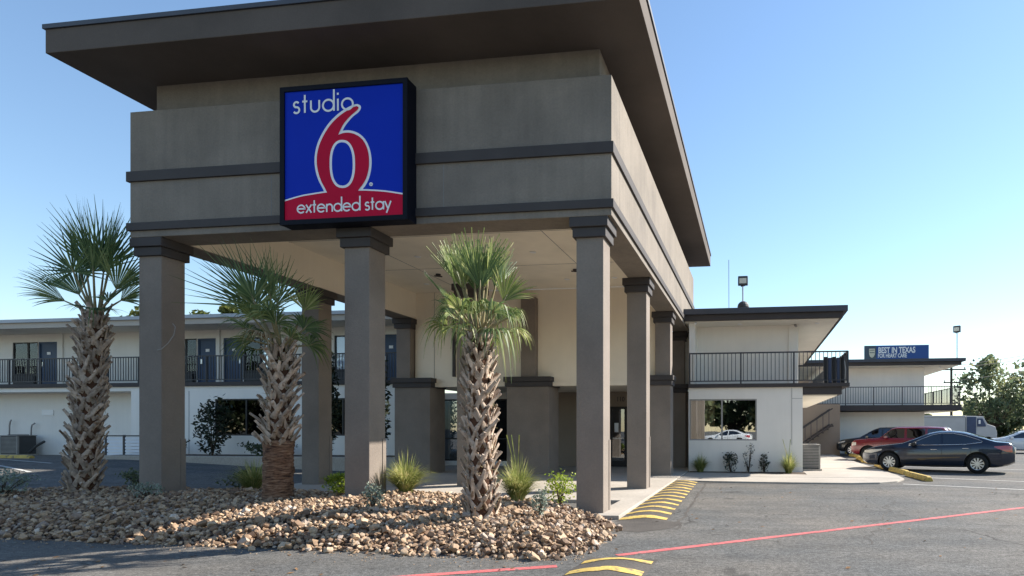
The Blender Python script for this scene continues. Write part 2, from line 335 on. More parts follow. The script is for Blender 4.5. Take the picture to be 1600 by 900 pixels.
# painted markings
def strip(pts, w, z, name, m, label, parent=None):
    mb = MB(); P = []
    for i, (x, y) in enumerate(pts):
        a = pts[max(i-1,0)]; b = pts[min(i+1,len(pts)-1)]; t = Vector((b[0]-a[0], b[1]-a[1])).normalized(); n = Vector((-t.y, t.x))*w/2
        k = 1 + .12*mnoise.noise(Vector((x*3, y*3, 1)))
        P.append([(x+n.x*k, y+n.y*k, gz(x,y)+z), (x-n.x*k, y-n.y*k, gz(x,y)+z)])
    o = mb.grid(P).build(name, m, parent)
    return struct(o, label) if parent is None else o
def seg(a, b, n): return [(a[0]+(b[0]-a[0])*i/n, a[1]+(b[1]-a[1])*i/n) for i in range(n+1)]
strip(seg((-1.66,7.28),(9.5,16.1),70), .125, .004, 'red_line', 'red', 'red painted line running from the hump to the right')
strip(seg((-5.4,5.1),(-2.2,6.62),24), .125, .004, 'red_line', 'red', 'short red painted line in front of the rock bed')
strip(seg((4.15,17.75),(11.5,14.3),30), .10, .004, 'parking_line', 'lotwhite', 'worn white parking line nearest the camera')
strip(seg((5.5,20.05),(11.5,17.5),24), .10, .004, 'parking_line', 'lotwhite', 'worn white parking line beside the navy sedan')
strip(seg((5.6,26.3),(11.5,23.8),24), .10, .004, 'parking_line', 'lotwhite', 'worn white parking line behind the navy sedan')
strip(seg((-30,19.6),(-23,16.6),20), .12, .006, 'parking_line', 'lotwhite', 'white parking line at far left of the lot')
strip(seg((-33,21.2),(-25,18.7),20), .12, .006, 'parking_line', 'lotwhite', 'white parking line beside the left wing')
# darker resurfaced band of asphalt along the humps
def blob(pts, z, name, m, label):
    return struct(MB().add([(x,y,z) for x,y in pts], [tuple(range(len(pts)))]).build(name, m), label)
blob([(-2.24,9.1),(-1.7,8.95),(-1.25,9.4),(-1.15,9.95),(-1.6,10.2),(-2.2,10.05)], .003, 'tar_patch', 'tar', 'dark tar patch at the near end of the striped hump')
def wander(a, b, n, amp, seed): return [(a[0]+(b[0]-a[0])*i/n+amp*mnoise.noise(Vector((i*.35, seed, 0))), a[1]+(b[1]-a[1])*i/n+amp*mnoise.noise(Vector((i*.35, seed, 7)))) for i in range(n+1)]
strip(wander((-1.2,9.3),(-1.35,17.2),40,.10,1), .05, .0025, 'tar_seal', 'tar', 'dark sealed crack along the long striped hump')
strip(wander((-.9,5.2),(6.5,8.6),50,.30,2), .022, .0025, 'tar_seal', 'tar', 'thin wandering sealed crack in the right foreground')
strip(wander((1.5,8.4),(3.2,14.5),46,.28,3), .018, .0025, 'tar_seal', 'tar', 'thin wandering sealed crack across the right lot')
strip(wander((-1.9,17.2),(4.3,17.0),40,.06,4), .07, .0025, 'tar_seal', 'tar', 'dark joint between the asphalt and the concrete walk')
# striped asphalt humps
def hn(u, y): return .006*mnoise.noise(Vector((u*3, y*2, 0)))
def hump(cx0, cx1, y0, y1, h, label, ys, skew, wst):
    def xc(y): return cx0+(cx1-cx0)*(y-y0)/(y1-y0)
    W = .43
    def hz(u, y):
        e = sstep(y0, y0+.35, y)*sstep(y1, y1-.3, y)
        return h*max(0, math.cos(u*PI/2))**1.1*e + .002
    t = thing('speed_hump', (xc((y0+y1)/2), (y0+y1)/2, 0), label, 'speed hump', 'striped asphalt humps')
    us = np.linspace(-1, 1, 17); yy = np.linspace(y0, y1, 120)
    MB().grid([[(xc(y)+u*W, y, hz(u, y)+hn(u, y)) for u in us] for y in yy]).build('asphalt_body', 'tar', t, smooth=True)
    for k, y in enumerate(ys):
        P = []
        for u in np.linspace(-.93, .93, 17):
            yc = y + skew*u + .03*mnoise.noise(Vector((u*2, y, 3))); w = wst*(1+.25*mnoise.noise(Vector((u*4, y*3, 9))))
            P.append([(xc(y)+u*W, yc+s*w, hz(u, yc+s*w)+hn(u, yc+s*w)+.006) for s in (-.5, -.17, .17, .5)])
        MB().grid(P, flip=True).build('stripe', 'yellow', t, smooth=True)
hump(-1.86, -2.02, 9.92, 18.0, .06, 'long striped asphalt hump along the canopy slab', [10.22+.64*i for i in range(12)], .05, .20)
hump(-1.63, -1.55, 3.6, 7.12, .065, 'striped asphalt hump in the foreground at the frame edge', [6.85-.55*i for i in range(6)], .05, .19)

# ------------------------------------------------------------------ rock bed
ISL = [(-2.10,9.25),(-2.02,8.3),(-2.06,7.35),(-2.45,6.9),(-3.4,6.90),(-4.5,6.96),(-6.4,7.06),(-8.35,7.15),(-10.5,7.24),(-13,7.5),(-16,8.3),(-17.6,9.6),(-17.4,11.2),(-15.6,12.5),(-13,12.7),(-9,12.6),(-6,12.45),(-4.4,12.0),(-3.4,11.2),(-2.72,10.4)]
ISLv = np.array(ISL)
def edge_dist(px, py):
    px = np.asarray(px, float); py = np.asarray(py, float); d = np.full(px.shape, 1e9); ins = np.zeros(px.shape, bool); n = len(ISL)
    for i in range(n):
        x0, y0 = ISL[i]; x1, y1 = ISL[(i+1)%n]; dx, dy = x1-x0, y1-y0
        t = np.clip(((px-x0)*dx+(py-y0)*dy)/(dx*dx+dy*dy), 0, 1); d = np.minimum(d, np.hypot(px-x0-t*dx, py-y0-t*dy))
        c = ((y0 > py) != (y1 > py)); ins ^= c & (px < (x1-x0)*(py-y0)/((y1-y0) if y1 != y0 else 1e-9)+x0)
    return np.where(ins, d, -d)
def mz(x, y):
    d = np.maximum(edge_dist(x, y), 0); return .30*(1-np.exp(-d/.75)) + .05*np.sin(np.asarray(x)*1.7)*(1-np.exp(-d/.8))*.6
bm = bmesh.new(); xs = np.arange(-17.7, -1.9, .22); ys = np.arange(6.8, 12.8, .22)
XX, YY = np.meshgrid(xs, ys, indexing='ij'); ED = edge_dist(XX, YY); ZZ = mz(XX, YY) - .05
ZZ = np.where(ED > -.05, ZZ, -.06)
mound = struct(MB().grid([[(float(XX[i,j]), float(YY[i,j]), float(ZZ[i,j])) for j in range(len(ys))] for i in range(len(xs))], flip=True).build('rock_bed', 'soil', smooth=True), 'raised bed of tan river stones around the palms')
def stone_variant(seed, sub):
    bm = bmesh.new(); bmesh.ops.create_icosphere(bm, subdivisions=sub, radius=1)
    for v in bm.verts:
        n = mnoise.noise(v.co*1.1+Vector((seed*7.3, seed*2.1, 0)))*.42 + mnoise.noise(v.co*2.6+Vector((seed, 5, seed*3)))*.18
        v.co *= 1+n
        for ax in range(3):                  # flattened facets, as on broken cobble
            lim = .66+.1*math.sin(seed*3+ax); v.co[ax] = max(-lim, min(lim, v.co[ax]))
    me = bpy.data.meshes.new('stone'); bm.to_mesh(me); bm.free()
    me.polygons.foreach_set('use_smooth', [True]*len(me.polygons)); me.set_sharp_from_angle(angle=R(30)); return me
var1 = [stone_variant(i+1, 1) for i in range(8)]; var2 = [stone_variant(i+21, 2) for i in range(8)]
for me in var2: me.materials.append(M['stone_o'])
pts = []
for layer in range(2):
    st = .078 if layer == 0 else .092
    for x in np.arange(-17.5, -1.95, st):
        for y in np.arange(6.75, 12.7, st):
            pts.append((x+rng.uniform(-.5,.5)*st, y+rng.uniform(-.5,.5)*st, layer))
pts = np.array(pts); ed = edge_dist(pts[:,0], pts[:,1]); keep = ed > -.02 - .10*rng.random(len(pts))**3
pts = pts[keep]; pz = mz(pts[:,0], pts[:,1])
size = np.clip(rng.lognormal(math.log(.035), .30, len(pts)), .022, .085)
size = np.where(rng.random(len(pts)) < .010, size*1.5, size)
COLS = [(-3.11,-2.62,10.42),(-7.56,-7.06,10.42),(-11.93,-11.43,10.42)]
ok = np.ones(len(pts), bool)
for a, b, y in COLS: ok &= ~((pts[:,0] > a-.03) & (pts[:,0] < b+.03) & (pts[:,1] > y-.03) & (pts[:,1] < y+.53))
pts, pz, size = pts[ok], pz[ok], size[ok]
th = R(7.55); dep = -pts[:,0]*math.sin(th)+pts[:,1]*math.cos(th); lat = pts[:,0]*math.cos(th)+pts[:,1]*math.sin(th); pxx = 1052+950*lat/dep
score = np.where((pxx > 0) & (pxx < 1600) & (pts[:,2] > 0), size/dep, -1); top = set(np.argsort(-score)[:300].tolist())
V = []; F = []; T = []; off = 0
vv = [np.array([v.co[:] for v in me.vertices]) for me in var1]; ff = [np.array([p.vertices[:] for p in me.polygons]) for me in var1]
for i in range(len(pts)):
    s = size[i]; zc = pz[i]-.03 + (.075 if pts[i,2] else .015)*rng.random()**.7
    sc = np.array([s*rng.uniform(.85,1.45), s*rng.uniform(.8,1.2), s*rng.uniform(.6,.95)]); rot = Euler((rng.uniform(-.9,.9), rng.uniform(-.9,.9), rng.uniform(0,6.28)))
    if i in top:
        put('stone', var2[i%8], None, mound, (float(pts[i,0]), float(pts[i,1]), float(zc)), rot=rot, scale=tuple(sc)); continue
    Rm = np.array(rot.to_matrix()); k = i % 8
    V.append((vv[k]*sc)@Rm.T + [pts[i,0], pts[i,1], zc]); F.append(ff[k]+off); off += len(vv[k]); T.append(np.full(len(vv[k]), rng.random()))
V = np.concatenate(V); F = np.concatenate(F); T = np.concatenate(T)
me = bpy.data.meshes.new('stone_mass'); me.vertices.add(len(V)); me.vertices.foreach_set('co', V.ravel()); me.loops.add(F.size); me.loops.foreach_set('vertex_index', F.ravel().astype(np.int32))
me.polygons.add(len(F)); me.polygons.foreach_set('loop_start', np.arange(0, F.size, 3, dtype=np.int32)); me.polygons.foreach_set('use_smooth', np.ones(len(F), bool)); me.update(); me.validate(); me.set_sharp_from_angle(angle=R(38))
at = me.attributes.new('tone', 'FLOAT', 'POINT'); at.data.foreach_set('value', T.astype(np.float32))
o = put('stone_mass', me, 'stone_a', mound); o['kind'] = 'stuff'

# ------------------------------------------------------------------ entrance canopy
can = thing('entrance_canopy', (-7.2, 17, 0), 'tall taupe stucco entrance canopy with square columns and wide flat overhanging roof', 'canopy')
FX0, FX1, FY0, FY1, FZ0, FZ1 = -12.01, -2.45, 10.32, 24.8, 5.26, 7.70; TK = .62
def cap(x0, x1, y0, y1, zt, par, h1=.17, h2=.17, o1=.10, o2=.055):
    c = bx(x0-o1, x1+o1, y0-o1, y1+o1, zt-h1, zt).build('capital', 'trim', par, bevel=.01)
    bx(x0-o2, x1+o2, y0-o2, y1+o2, zt-h1-h2, zt-h1-.002).build('capital_step', 'trim', c, bevel=.01)
XS = [(-11.93,-11.43), (-7.56,-7.06), (-3.11,-2.62)]; YS = [10.42, 14.74, 19.06, 23.05]
for xi, (a, b) in enumerate(XS):
    for yi, y in enumerate(YS):
        if yi == 3 and xi < 2: continue
        z0 = -.05 if yi < 2 else 2.9
        if yi >= 2:
            w0, w1 = ((a-.05, a+1.22), (-8.03, -6.6), (a-.17, b+.01))[xi] if yi == 2 else (a-.12, b+.04)
            d = (1.0, 1.0, .62)[xi] if yi == 2 else .3
            y0 = y-.02
            p = bx(w0, w1, y0, y0+d, -.05, 2.93).build('pier', 'column', can, bevel=.01)
            c = bx(w0-.09, w1+.09, y0-.09, y0+d, 3.09, 3.25).build('pier_cap', 'trim', p, bevel=.012)
            bx(w0-.05, w1+.05, y0-.05, y0+d, 2.93, 3.088).build('pier_cap_step', 'trim', p, bevel=.012)
            z0 = 3.25
        col = bx(a, b, y, y+(.50 if yi < 3 else .28), z0, 5.25 if not (xi == 1 and yi == 2) else 5.85).build('column', 'column', can, bevel=.014)
        if yi < 2: bx(b+.0005, b+.012, y+.40, y+.505, -.05, 1.35).build('corner_guard', 'column', col)
        if not (xi == 1 and yi == 2): cap(a, b, y, y+(.5 if yi < 3 else .28), 5.257, col)
# fascia walls in three pieces, butted
for nm, bb in (('fascia_wall', (FX0, FX1, FY0, FY0+TK)), ('fascia_wall', (FX1-TK, FX1, FY0+TK+.001, FY1)), ('fascia_wall', (FX0, FX0+TK, FY0+TK+.001, FY1))):
    f = bx(*bb, FZ0, FZ1).build(nm, 'taupe', can, bevel=.01)
    x0, x1, y0, y1 = bb
    for (za, zb) in ((6.335, 6.53), (5.385, 5.535)):
        e = .045
        if y1-y0 < 1: bx(x0-e, x1+e, y0-e, y0+.05, za, zb).build('trim_band', 'trim', f, bevel=.006)
        elif x1 > -5: bx(x1-.05, x1+e-.002, FY0+.052, y1, za, zb).build('trim_band', 'trim', f, bevel=.006)
        else: bx(x0-e+.002, x0+.05, FY0+.052, y1, za, zb).build('trim_band', 'trim', f, bevel=.006)
    if y1-y0 < 1:
        for xj in (-8.98, -5.55): bx(xj, xj+.012, y0-.002, y0+.01, 5.54, 6.33).build('stucco_joint', 'pad', f)
# bronze-brown painted beam undersides, inner cream faces and ceiling
bx(FX0+TK+.002, FX1-TK-.002, FY0+TK+.002, FY0+TK+.03, FZ0+.02, 6.15).build('inner_beam_face', 'cream', can)
bx(FX0+TK+.002, FX0+TK+.03, FY0+TK+.032, 19.3, FZ0+.02, 6.15).build('inner_beam_face', 'cream', can)
bx(FX1-TK-.03, FX1-TK-.002, FY0+TK+.032, 19.3, FZ0+.02, 6.15).build('inner_beam_face', 'cream', can)
ce = bx(FX0+TK+.002, FX1-TK-.002, FY0+TK+.002, 19.3, 6.152, 6.3).build('ceiling', 'ceil', can)
for k, (lx, ly) in enumerate(((-5.1, 13.2), (-9.3, 13.2), (-5.1, 17.), (-9.3, 17.))):
    l = MB().tube([(lx,ly,6.15),(lx,ly,6.10)], .07, 12).build('ceiling_lamp', 'trim', can)
    MB().tube([(lx-.12,ly,6.10),(lx+.12,ly,6.07)], .02, 6).build('lamp_arm', 'trim', l)
for lx in (-10.3, -8.9, -7.3, -5.7, -4.2):
    for ly in (12.1, 15.2, 18.1): MB().tube([(lx,ly,6.151),(lx,ly,6.138)], .085, 14).build('recessed_light', 'signwhite', can)
for lx in (-9.6, -4.9): bx(lx, lx+.014, 10.98, 19.28, 6.147, 6.1515).build('ceiling_seam', 'pad', can)
for ly in (13.6, 16.4): bx(-11.38, -3.08, ly, ly+.014, 6.1475, 6.1512).build('ceiling_seam', 'pad', can)
bx(-7.9, -7.3, 16.7, 17.1, 6.13, 6.151).build('ceiling_vent', 'frame', can)
# upper back wall over the entry
bw = bx(FX0+TK, FX1-TK, 19.3, 19.55, 3.1, 6.15).build('back_wall', 'cream', can)
for x in (-9.98,): bx(x-.05, x+.05, 19.25, 19.298, 3.3, 6.05).build('wall_slot', 'trim', bw)
bx(-10.7+.0, -10.69, 19.292, 19.299, 3.1, 6.15).build('wall_joint', 'pad', bw)
for (xj, zj) in ((-5.25, 5.35), (-3.6, 4.55)): bx(xj, xj+.05, 19.26, 19.298, zj, zj+.05).build('wall_fitting', 'trim', bw)
bx(FX0+TK, FX1-TK, 19.551, 23.3, 3.0, 3.1).build('entry_soffit', 'cream', can)
bx(FX0+TK, FX1-TK-.0, 19.28, 19.55, 2.96, 3.098).build('entry_header', 'cream', can)
# recessed frieze and roof
bx(-11.75, -2.74, 10.62, 24.5, 7.70, 8.35).build('frieze_wall', 'taupe', can)
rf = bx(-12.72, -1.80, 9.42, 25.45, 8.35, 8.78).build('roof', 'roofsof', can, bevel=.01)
e = bx(-12.75, -1.77, 9.39, 25.48, 8.781, 8.86).build('roof_edge', 'roofmetal', rf)
# lobby wall behind the piers: brown wall with openings, built of butted pieces
LY = 23.3
def wallx(x0, x1, z0, z1, m='brown', par=can, y=LY, d=.2, nm='lobby_wall'): return bx(x0, x1, y, y+d, z0, z1).build(nm, m, par)
wins = [(-12.9, -11.2, .25, 2.75), (-10.9, -9.4, .25, 2.75), (-9.2, -7.9, .25, 2.75), (-6.85, -6.15, .1, 2.75)]
door = (-5.62, -4.30, .07, 2.42)
allop = sorted([w for w in wins]+[door]); x = -13.2
for (a, b, z0, z1) in allop:
    if a-x > .01: wallx(x, a, -.05, 3.0)
    if z0 > .08: wallx(a, b, -.05, z0, 'white')
    wallx(a, b, z1, 3.0, 'white' if a < -7 else 'brown'); x = b
wallx(x, -2.4, -.05, 3.0)
for (a, b, z0, z1) in wins:
    fr = MB().box(a, a+.06, LY+.02, LY+.1, z0, z1).box(b-.06, b, LY+.02, LY+.1, z0, z1).box(a+.06, b-.06, LY+.02, LY+.1, z0, z0+.06).box(a+.06, b-.06, LY+.02, LY+.1, z1-.06, z1)
    fr.box(a+.06, b-.06, LY+.02, LY+.1, 1.12, 1.18).build('storefront_window', 'darkframe', can)
    q = bpy.data.objects[-1] if False else None
    w = bx(a+.06, b-.06, LY+.05, LY+.058, z0+.06, z1-.06).build('window_pane', 'lobbyglass', can)
a, b, z0, z1 = door
dr = MB().box(a, a+.1, LY+.02, LY+.1, z0, z1).box(b-.1, b, LY+.02, LY+.1, z0, z1).box((a+b)/2-.06, (a+b)/2+.06, LY+.02, LY+.1, z0, z1).box(a+.1, b-.1, LY+.03, LY+.09, z1-.1, z1).box(a+.1, b-.1, LY+.03, LY+.09, z0, z0+.22).build('entry_door', 'darkframe', can)
bx(a+.1, b-.1, LY+.055, LY+.062, z0+.22, z1-.1).build('door_pane', 'lobbyglass', dr)
bx(a+.14, (a+b)/2-.08, LY-.02, LY+.01, 1.16, 1.20).build('push_bar', 'steel', dr)
bx(a+.2, a+.36, LY+.045, LY+.05, 1.42, 1.78).build('notice', 'signwhite', dr)
text_mesh('house_number', '110', .26, 'blackpl', can, (-5.17, LY-.005, 2.70), sx=.85)
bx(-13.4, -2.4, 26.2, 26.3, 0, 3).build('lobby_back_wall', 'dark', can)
bx(-12.0, -2.46, 23.5, 24.8, 3.1, 5.26).build('upper_mass', 'white', can)

# ------------------------------------------------------------------ sign on the canopy
SX0, SX1, SZ0, SZ1, SYF, SYB = -8.54, -6.06, 5.25, 7.75, 10.03, 10.318
sg = thing('wall_sign', ((SX0+SX1)/2, 10.2, SZ0), 'square blue and red illuminated box sign with white lettering on the canopy front', 'sign')
bx(SX0, SX1, SYF+.02, SYB, SZ0, SZ1).build('cabinet', 'signbox', sg, bevel=.015)
bz = .085
MB().box(SX0, SX0+bz, SYF-.02, SYF+.019, SZ0, SZ1).box(SX1-bz, SX1, SYF-.02, SYF+.019, SZ0, SZ1).box(SX0+bz, SX1-bz, SYF-.02, SYF+.019, SZ0, SZ0+bz).box(SX0+bz, SX1-bz, SYF-.02, SYF+.019, SZ1-bz, SZ1).build('bezel', 'signbox', sg)
fx0, fx1, fz0, fz1 = SX0+bz, SX1-bz, SZ0+bz, SZ1-bz
face = bx(fx0, fx1, SYF+.005, SYF+.018, fz0, fz1).build('sign_face', 'signblue', sg)
Q = [(60,97),(757,43),(752,803),(56,838)]
def facept(px, py):
    u, v = .5, .5
    for _ in range(12):
        x = (1-u)*(1-v)*Q[0][0]+u*(1-v)*Q[1][0]+u*v*Q[2][0]+(1-u)*v*Q[3][0]; y = (1-u)*(1-v)*Q[0][1]+u*(1-v)*Q[1][1]+u*v*Q[2][1]+(1-u)*v*Q[3][1]
        u += (px-x)/697; v += (py-y)/750
    return (fx0+u*(fx1-fx0), fz1-v*(fz1-fz0))
def cr_smooth(pts, n=4):
    out = []
    for i in range(len(pts)-1):
        p0 = pts[max(i-1,0)]; p1 = pts[i]; p2 = pts[i+1]; p3 = pts[min(i+2,len(pts)-1)]
        for k in range(n):
            t = k/n; out.append(tuple(.5*((2*p1[a])+(-p0[a]+p2[a])*t+(2*p0[a]-5*p1[a]+4*p2[a]-p3[a])*t*t+(-p0[a]+3*p1[a]-3*p2[a]+p3[a])*t**3) for a in (0,1)))
    return out+[pts[-1]]
def flat_poly(poly, y, name, m, par):
    P = [facept(*p) for p in poly]; tri = tessellate_polygon([[Vector((p[0], p[1], 0)) for p in P]])
    me = bpy.data.meshes.new(name); me.from_pydata([(p[0], y, p[1]) for p in P], [], [tuple(t) for t in tri]); me.update(); return put(name, me, m, par)
arc = cr_smooth([(56,718),(150,691),(230,677),(300,667),(400,659),(495,655),(560,656),(650,662),(755,678)])
band_w = arc+[(752,803),(56,838)]; band_r = [(x, y+9) for x, y in arc]+[(752,803),(56,838)]
flat_poly(band_w, SYF+.003, 'band_outline', 'signwhite', face); flat_poly(band_r, SYF+.001, 'red_band', 'signred', face)
wo_ = cr_smooth([(300,690),(285,655),(262,612),(245,565),(236,510),(238,455),(252,395),(280,335),(320,275),(370,225),(420,190),(465,168),(490,163)])+cr_smooth([(490,163),(508,172),(510,190),(495,212),(465,235),(440,262),(418,290),(403,317)])[1:]+cr_smooth([(403,317),(440,315),(482,325),(520,350),(548,390),(565,440),(571,490),(568,540),(556,590),(537,630),(512,662),(490,690)])[1:]
ro_ = cr_smooth([(322,700),(300,655),(277,612),(260,565),(250,510),(252,455),(266,400),(293,342),(333,283),(382,235),(430,202),(468,182),(487,176)])+cr_smooth([(487,176),(497,182),(495,192),(482,206),(455,228),(428,256),(404,287),(377,342)])[1:]+cr_smooth([(377,342),(410,331),(445,330),(480,340),(514,363),(538,399),(553,445),(557,492),(554,540),(541,588),(522,624),(496,658),(470,700)])[1:]
flat_poly(wo_, SYF+.0035, 'numeral_outline', 'signwhite', face); flat_poly(ro_, SYF-.001, 'numeral_six', 'signred', face)
def ell(cx, cy, rx, ry, sq=2.35, n=40): return [(cx+rx*math.copysign(abs(math.cos(a))**(2/sq), math.cos(a)), cy+ry*math.copysign(abs(math.sin(a))**(2/sq), math.sin(a))) for a in [2*PI*i/n for i in range(n)]]
flat_poly(ell(401,510,75,139), SYF-.002, 'numeral_counter_outline', 'signwhite', face); flat_poly(ell(401,510,61,125), SYF-.003, 'numeral_counter', 'signblue', face)
def ribbon(pts, w, y, mb):
    P = [Vector(facept(*p)) for p in pts]; rows = []; n = len(P); cl = (P[0]-P[-1]).length < 1e-5
    for i in range(n):
        a = P[i-1] if i > 0 else (P[-2] if cl else P[0]); b = P[i+1] if i < n-1 else (P[1] if cl else P[-1])
        d1 = (P[i]-a).normalized() if (P[i]-a).length > 1e-6 else (b-P[i]).normalized(); d2 = (b-P[i]).normalized() if (b-P[i]).length > 1e-6 else d1
        t = (d1+d2).normalized(); nn = Vector((-t.y, t.x)); k = w/2/max(.5, nn.dot(Vector((-d1.y, d1.x)))); p = P[i]
        rows.append([(p.x+nn.x*k, y, p.y+nn.y*k), (p.x-nn.x*k, y, p.y-nn.y*k)])
    mb.grid(rows)
def arcp(cx, cy, r, a0, a1, n=16, ry=None): return [(cx+r*math.cos(R(a0+(a1-a0)*i/n)), (ry or r)*math.sin(R(a0+(a1-a0)*i/n))+cy) for i in range(n+1)]
def glyph(ch, h):       # strokes in units: x right, y up, x-height h, ascender 1.75h
    r = h/2
    if ch == 'o': return [arcp(r, r, r*.93, 90, 450, 28)], 2*r
    if ch == 'd': return [arcp(r, r, r*.93, 90, 450, 28), [(2*r-.02*h, 0), (2*r-.02*h, 1.8*h)]], 2*r
    if ch == 'a': return [arcp(r, r, r*.93, 90, 450, 28), [(2*r-.02*h, 0), (2*r-.02*h, h)]], 2*r
    if ch == 'e': return [[(.12*h, r*1.05), (1.88*r, r*1.05)]+arcp(r, r, r*.93, 3, 318, 24)], 2*r
    if ch == 'i': return [[(0.08*h, 0), (.08*h, h)], [(.08*h, 1.32*h), (.08*h, 1.50*h)]], .16*h
    if ch == 't': return [[(.22*h, 0), (.22*h, 1.5*h)], [(0, .95*h), (.44*h, .95*h)]], .46*h
    if ch == 'u': return [[(.05*h, h), (.05*h, .4*h)]+arcp(.41*h, .40*h, .36*h, 180, 360, 14)[1:]+[(.77*h, h)]], .82*h
    if ch == 'n': return [[(.05*h, 0), (.05*h, h)], [(.05*h, .5*h)]+arcp(.40*h, .58*h, .35*h, 180, 0, 14)+[(.75*h, 0)]], .8*h
    if ch == 'x': return [[(0, 0), (.68*h, h)], [(0, h), (.68*h, 0)]], .68*h
    if ch == 'y': return [[(0, h), (.36*h, .12*h)], [(.74*h, h), (.2*h, -.45*h)]], .74*h
    if ch == 's': return [arcp(.30*h, .73*h, .22*h, 30, 265, 12)+arcp(.30*h, .27*h, .25*h, 80, -150, 12)], .58*h
    return [], .3*h
def letters(s, x0, x1, y0, slope, h, w, name):
    gl = [glyph(c, h) for c in s]; wid = [.32*h if c == ' ' else gl[i][1] for i, c in enumerate(s)]
    gap = ((x1-x0)-sum(wid))/(len(s)-1); x = x0; mb = MB(); k = 0
    for (st, _), wd in zip(gl, wid):
        for p in st:
            ribbon([(x+a, y0+slope*(x+a-x0)-b) for a, b in p], w, SYF-.0035-.0006*(k%3), mb); k += 1
        x += wd+gap
    return mb.build(name, 'signwhite', face)
letters('studio', 110, 468, 220, -.066, 69, .036, 'lettering_studio')
letters('extended stay', 132, 682, 796, -.047, 47, .028, 'lettering_extended_stay')
mb = MB(); ribbon(arcp(568, 627, 9, 0, 360, 16), .012, SYF-.003, mb); ribbon([(565,632),(565,621),(570,621),(571,626),(566,627),(572,632)], .010, SYF-.0036, mb); mb.build('registered_mark', 'signwhite', face)

# ------------------------------------------------------------------ motel wings
bal_cache = {}
def railing(parent, a, b, z0, h, pitch, posts, t=.022, toprail=.045):
    a = Vector((a[0], a[1], 0)); b = Vector((b[0], b[1], 0)); L_ = (b-a).length; d = (b-a)/L_; n = Vector((-d.y, d.x, 0))
    def bar(u0, u1, zl, zh, th):
        p = a+d*u0; q = a+d*u1; return MB().prism([(p.x-n.x*th/2, p.y-n.y*th/2), (q.x-n.x*th/2, q.y-n.y*th/2), (q.x+n.x*th/2, q.y+n.y*th/2), (p.x+n.x*th/2, p.y+n.y*th/2)], zl, zh)
    r = bar(0, L_, z0+h-toprail, z0+h, .05).build('railing', 'rail', parent)
    bar(0, L_, z0+.08, z0+.115, .03).build('bottom_rail', 'rail', r)
    key = (t, h)
    if key not in bal_cache:
        me = bx(-t/2, t/2, -t/2, t/2, .1151, h-toprail-.0002).mesh('baluster'); me.materials.append(M['rail']); bal_cache[key] = me
        me2 = bx(-.025, .025, -.025, .025, .0, h-toprail-.0002).mesh('rail_post'); me2.materials.append(M['rail']); bal_cache[key+('p',)] = me2
    k = int(L_/pitch); pp = [i*L_/posts for i in range(posts+1)]
    for i in range(1, k):
        u = i*L_/k
        if min(abs(u-p) for p in pp) < pitch*.45: continue
        p = a+d*u; put('baluster', bal_cache[key], None, r, (p.x, p.y, z0))
    for u in pp:
        p = a+d*min(max(u, .026), L_-.026); put('rail_post', bal_cache[key+('p',)], None, r, (p.x, p.y, z0))
    return r
def wall_y(parent, x0, x1, z0, z1, y, d, m, ops=(), nm='wall'):
    """front-facing wall cut by openings, made of butted pieces"""
    ops = sorted(ops); x = x0
    mb = MB()
    for (a, b, c, e) in ops:
        if a-x > 1e-4: mb.box(x, a, y, y+d, z0, z1)
        if c-z0 > 1e-3: mb.box(a, b, y, y+d, z0, c)
        if z1-e > 1e-3: mb.box(a, b, y, y+d, e, z1)
        x = b
    if x1-x > 1e-4: mb.box(x, x1, y, y+d, z0, z1)
    return mb.build(nm, m, parent)
def frame_y(a, b, c, e, y0, y1, t, mull=()):
    mb = MB().box(a, a+t, y0, y1, c, e).box(b-t, b, y0, y1, c, e).box(a+t, b-t, y0, y1, c, c+t).box(a+t, b-t, y0, y1, e-t, e)
    for x in mull: mb.box(x-t*.6, x+t*.6, y0, y1, c+t, e-t)
    return mb
# --- right wing
RY = 21.5
rw = thing('motel_wing', (-.3, 28, 0), 'pale two storey motel wing right of the canopy with dark balcony and big window', 'building')
W1 = (-2.28, .10, 1.14, 2.60)
wall_y(rw, -2.3, 1.68, -.05, 3.0, RY, .2, 'white', [W1], 'lower_wall')
bx(1.48, 1.68, RY+.2, 36, -.05, 3.0).build('lower_side_wall', 'white', rw)
bx(-2.3, -2.1, RY+.2, 30, -.05, 5.4).build('inner_side_wall', 'white', rw)
wf = frame_y(*W1, RY+.03, RY+.10, .045, [-1.12]).build('window', 'frame', rw)
bx(W1[0]+.045, -1.12-.027, RY+.06, RY+.066, W1[2]+.045, W1[3]-.045).build('pane', 'wingglass', wf)
bx(-1.12+.027, W1[1]-.045, RY+.06, RY+.066, W1[2]+.045, W1[3]-.045).build('pane', 'wingglass', wf)
for i in range(7):
    x = W1[0]+.10+i*.115
    bx(x, x+.104, RY+.13+.01*(i%2), RY+.138+.01*(i%2), W1[2]+.05, W1[3]-.03).build('blind_slat', 'blind', wf)
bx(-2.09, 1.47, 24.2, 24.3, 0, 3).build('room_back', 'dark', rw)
bx(1.30, 1.315, RY-.012, RY-.001, 1.0, 2.98).build('wall_pipe', 'frame', rw)
MB().box(1.3, 1.67, RY-.006, RY-.0005, 2.60, 2.61).build('stucco_joint', 'pad', rw)
bslab = MB().prism([(-2.3,RY-.12),(3.25,RY-.12),(3.25,34),(1.4,34),(1.4,RY+1.2),(-2.3,RY+1.2)], 3.0, 3.13).build('balcony_slab', 'trim', rw, bevel=.008)
MB().prism([(1.70,RY-.02),(3.0,RY-.02),(3.0,34),(1.70,34)], 2.74, 2.998).build('balcony_beam', 'trim', bslab)
MB().prism([(1.702,RY+.12),(2.86,RY+.12),(2.86,34),(1.702,34)], 2.70, 2.738).build('balcony_soffit', 'soffit', bslab)
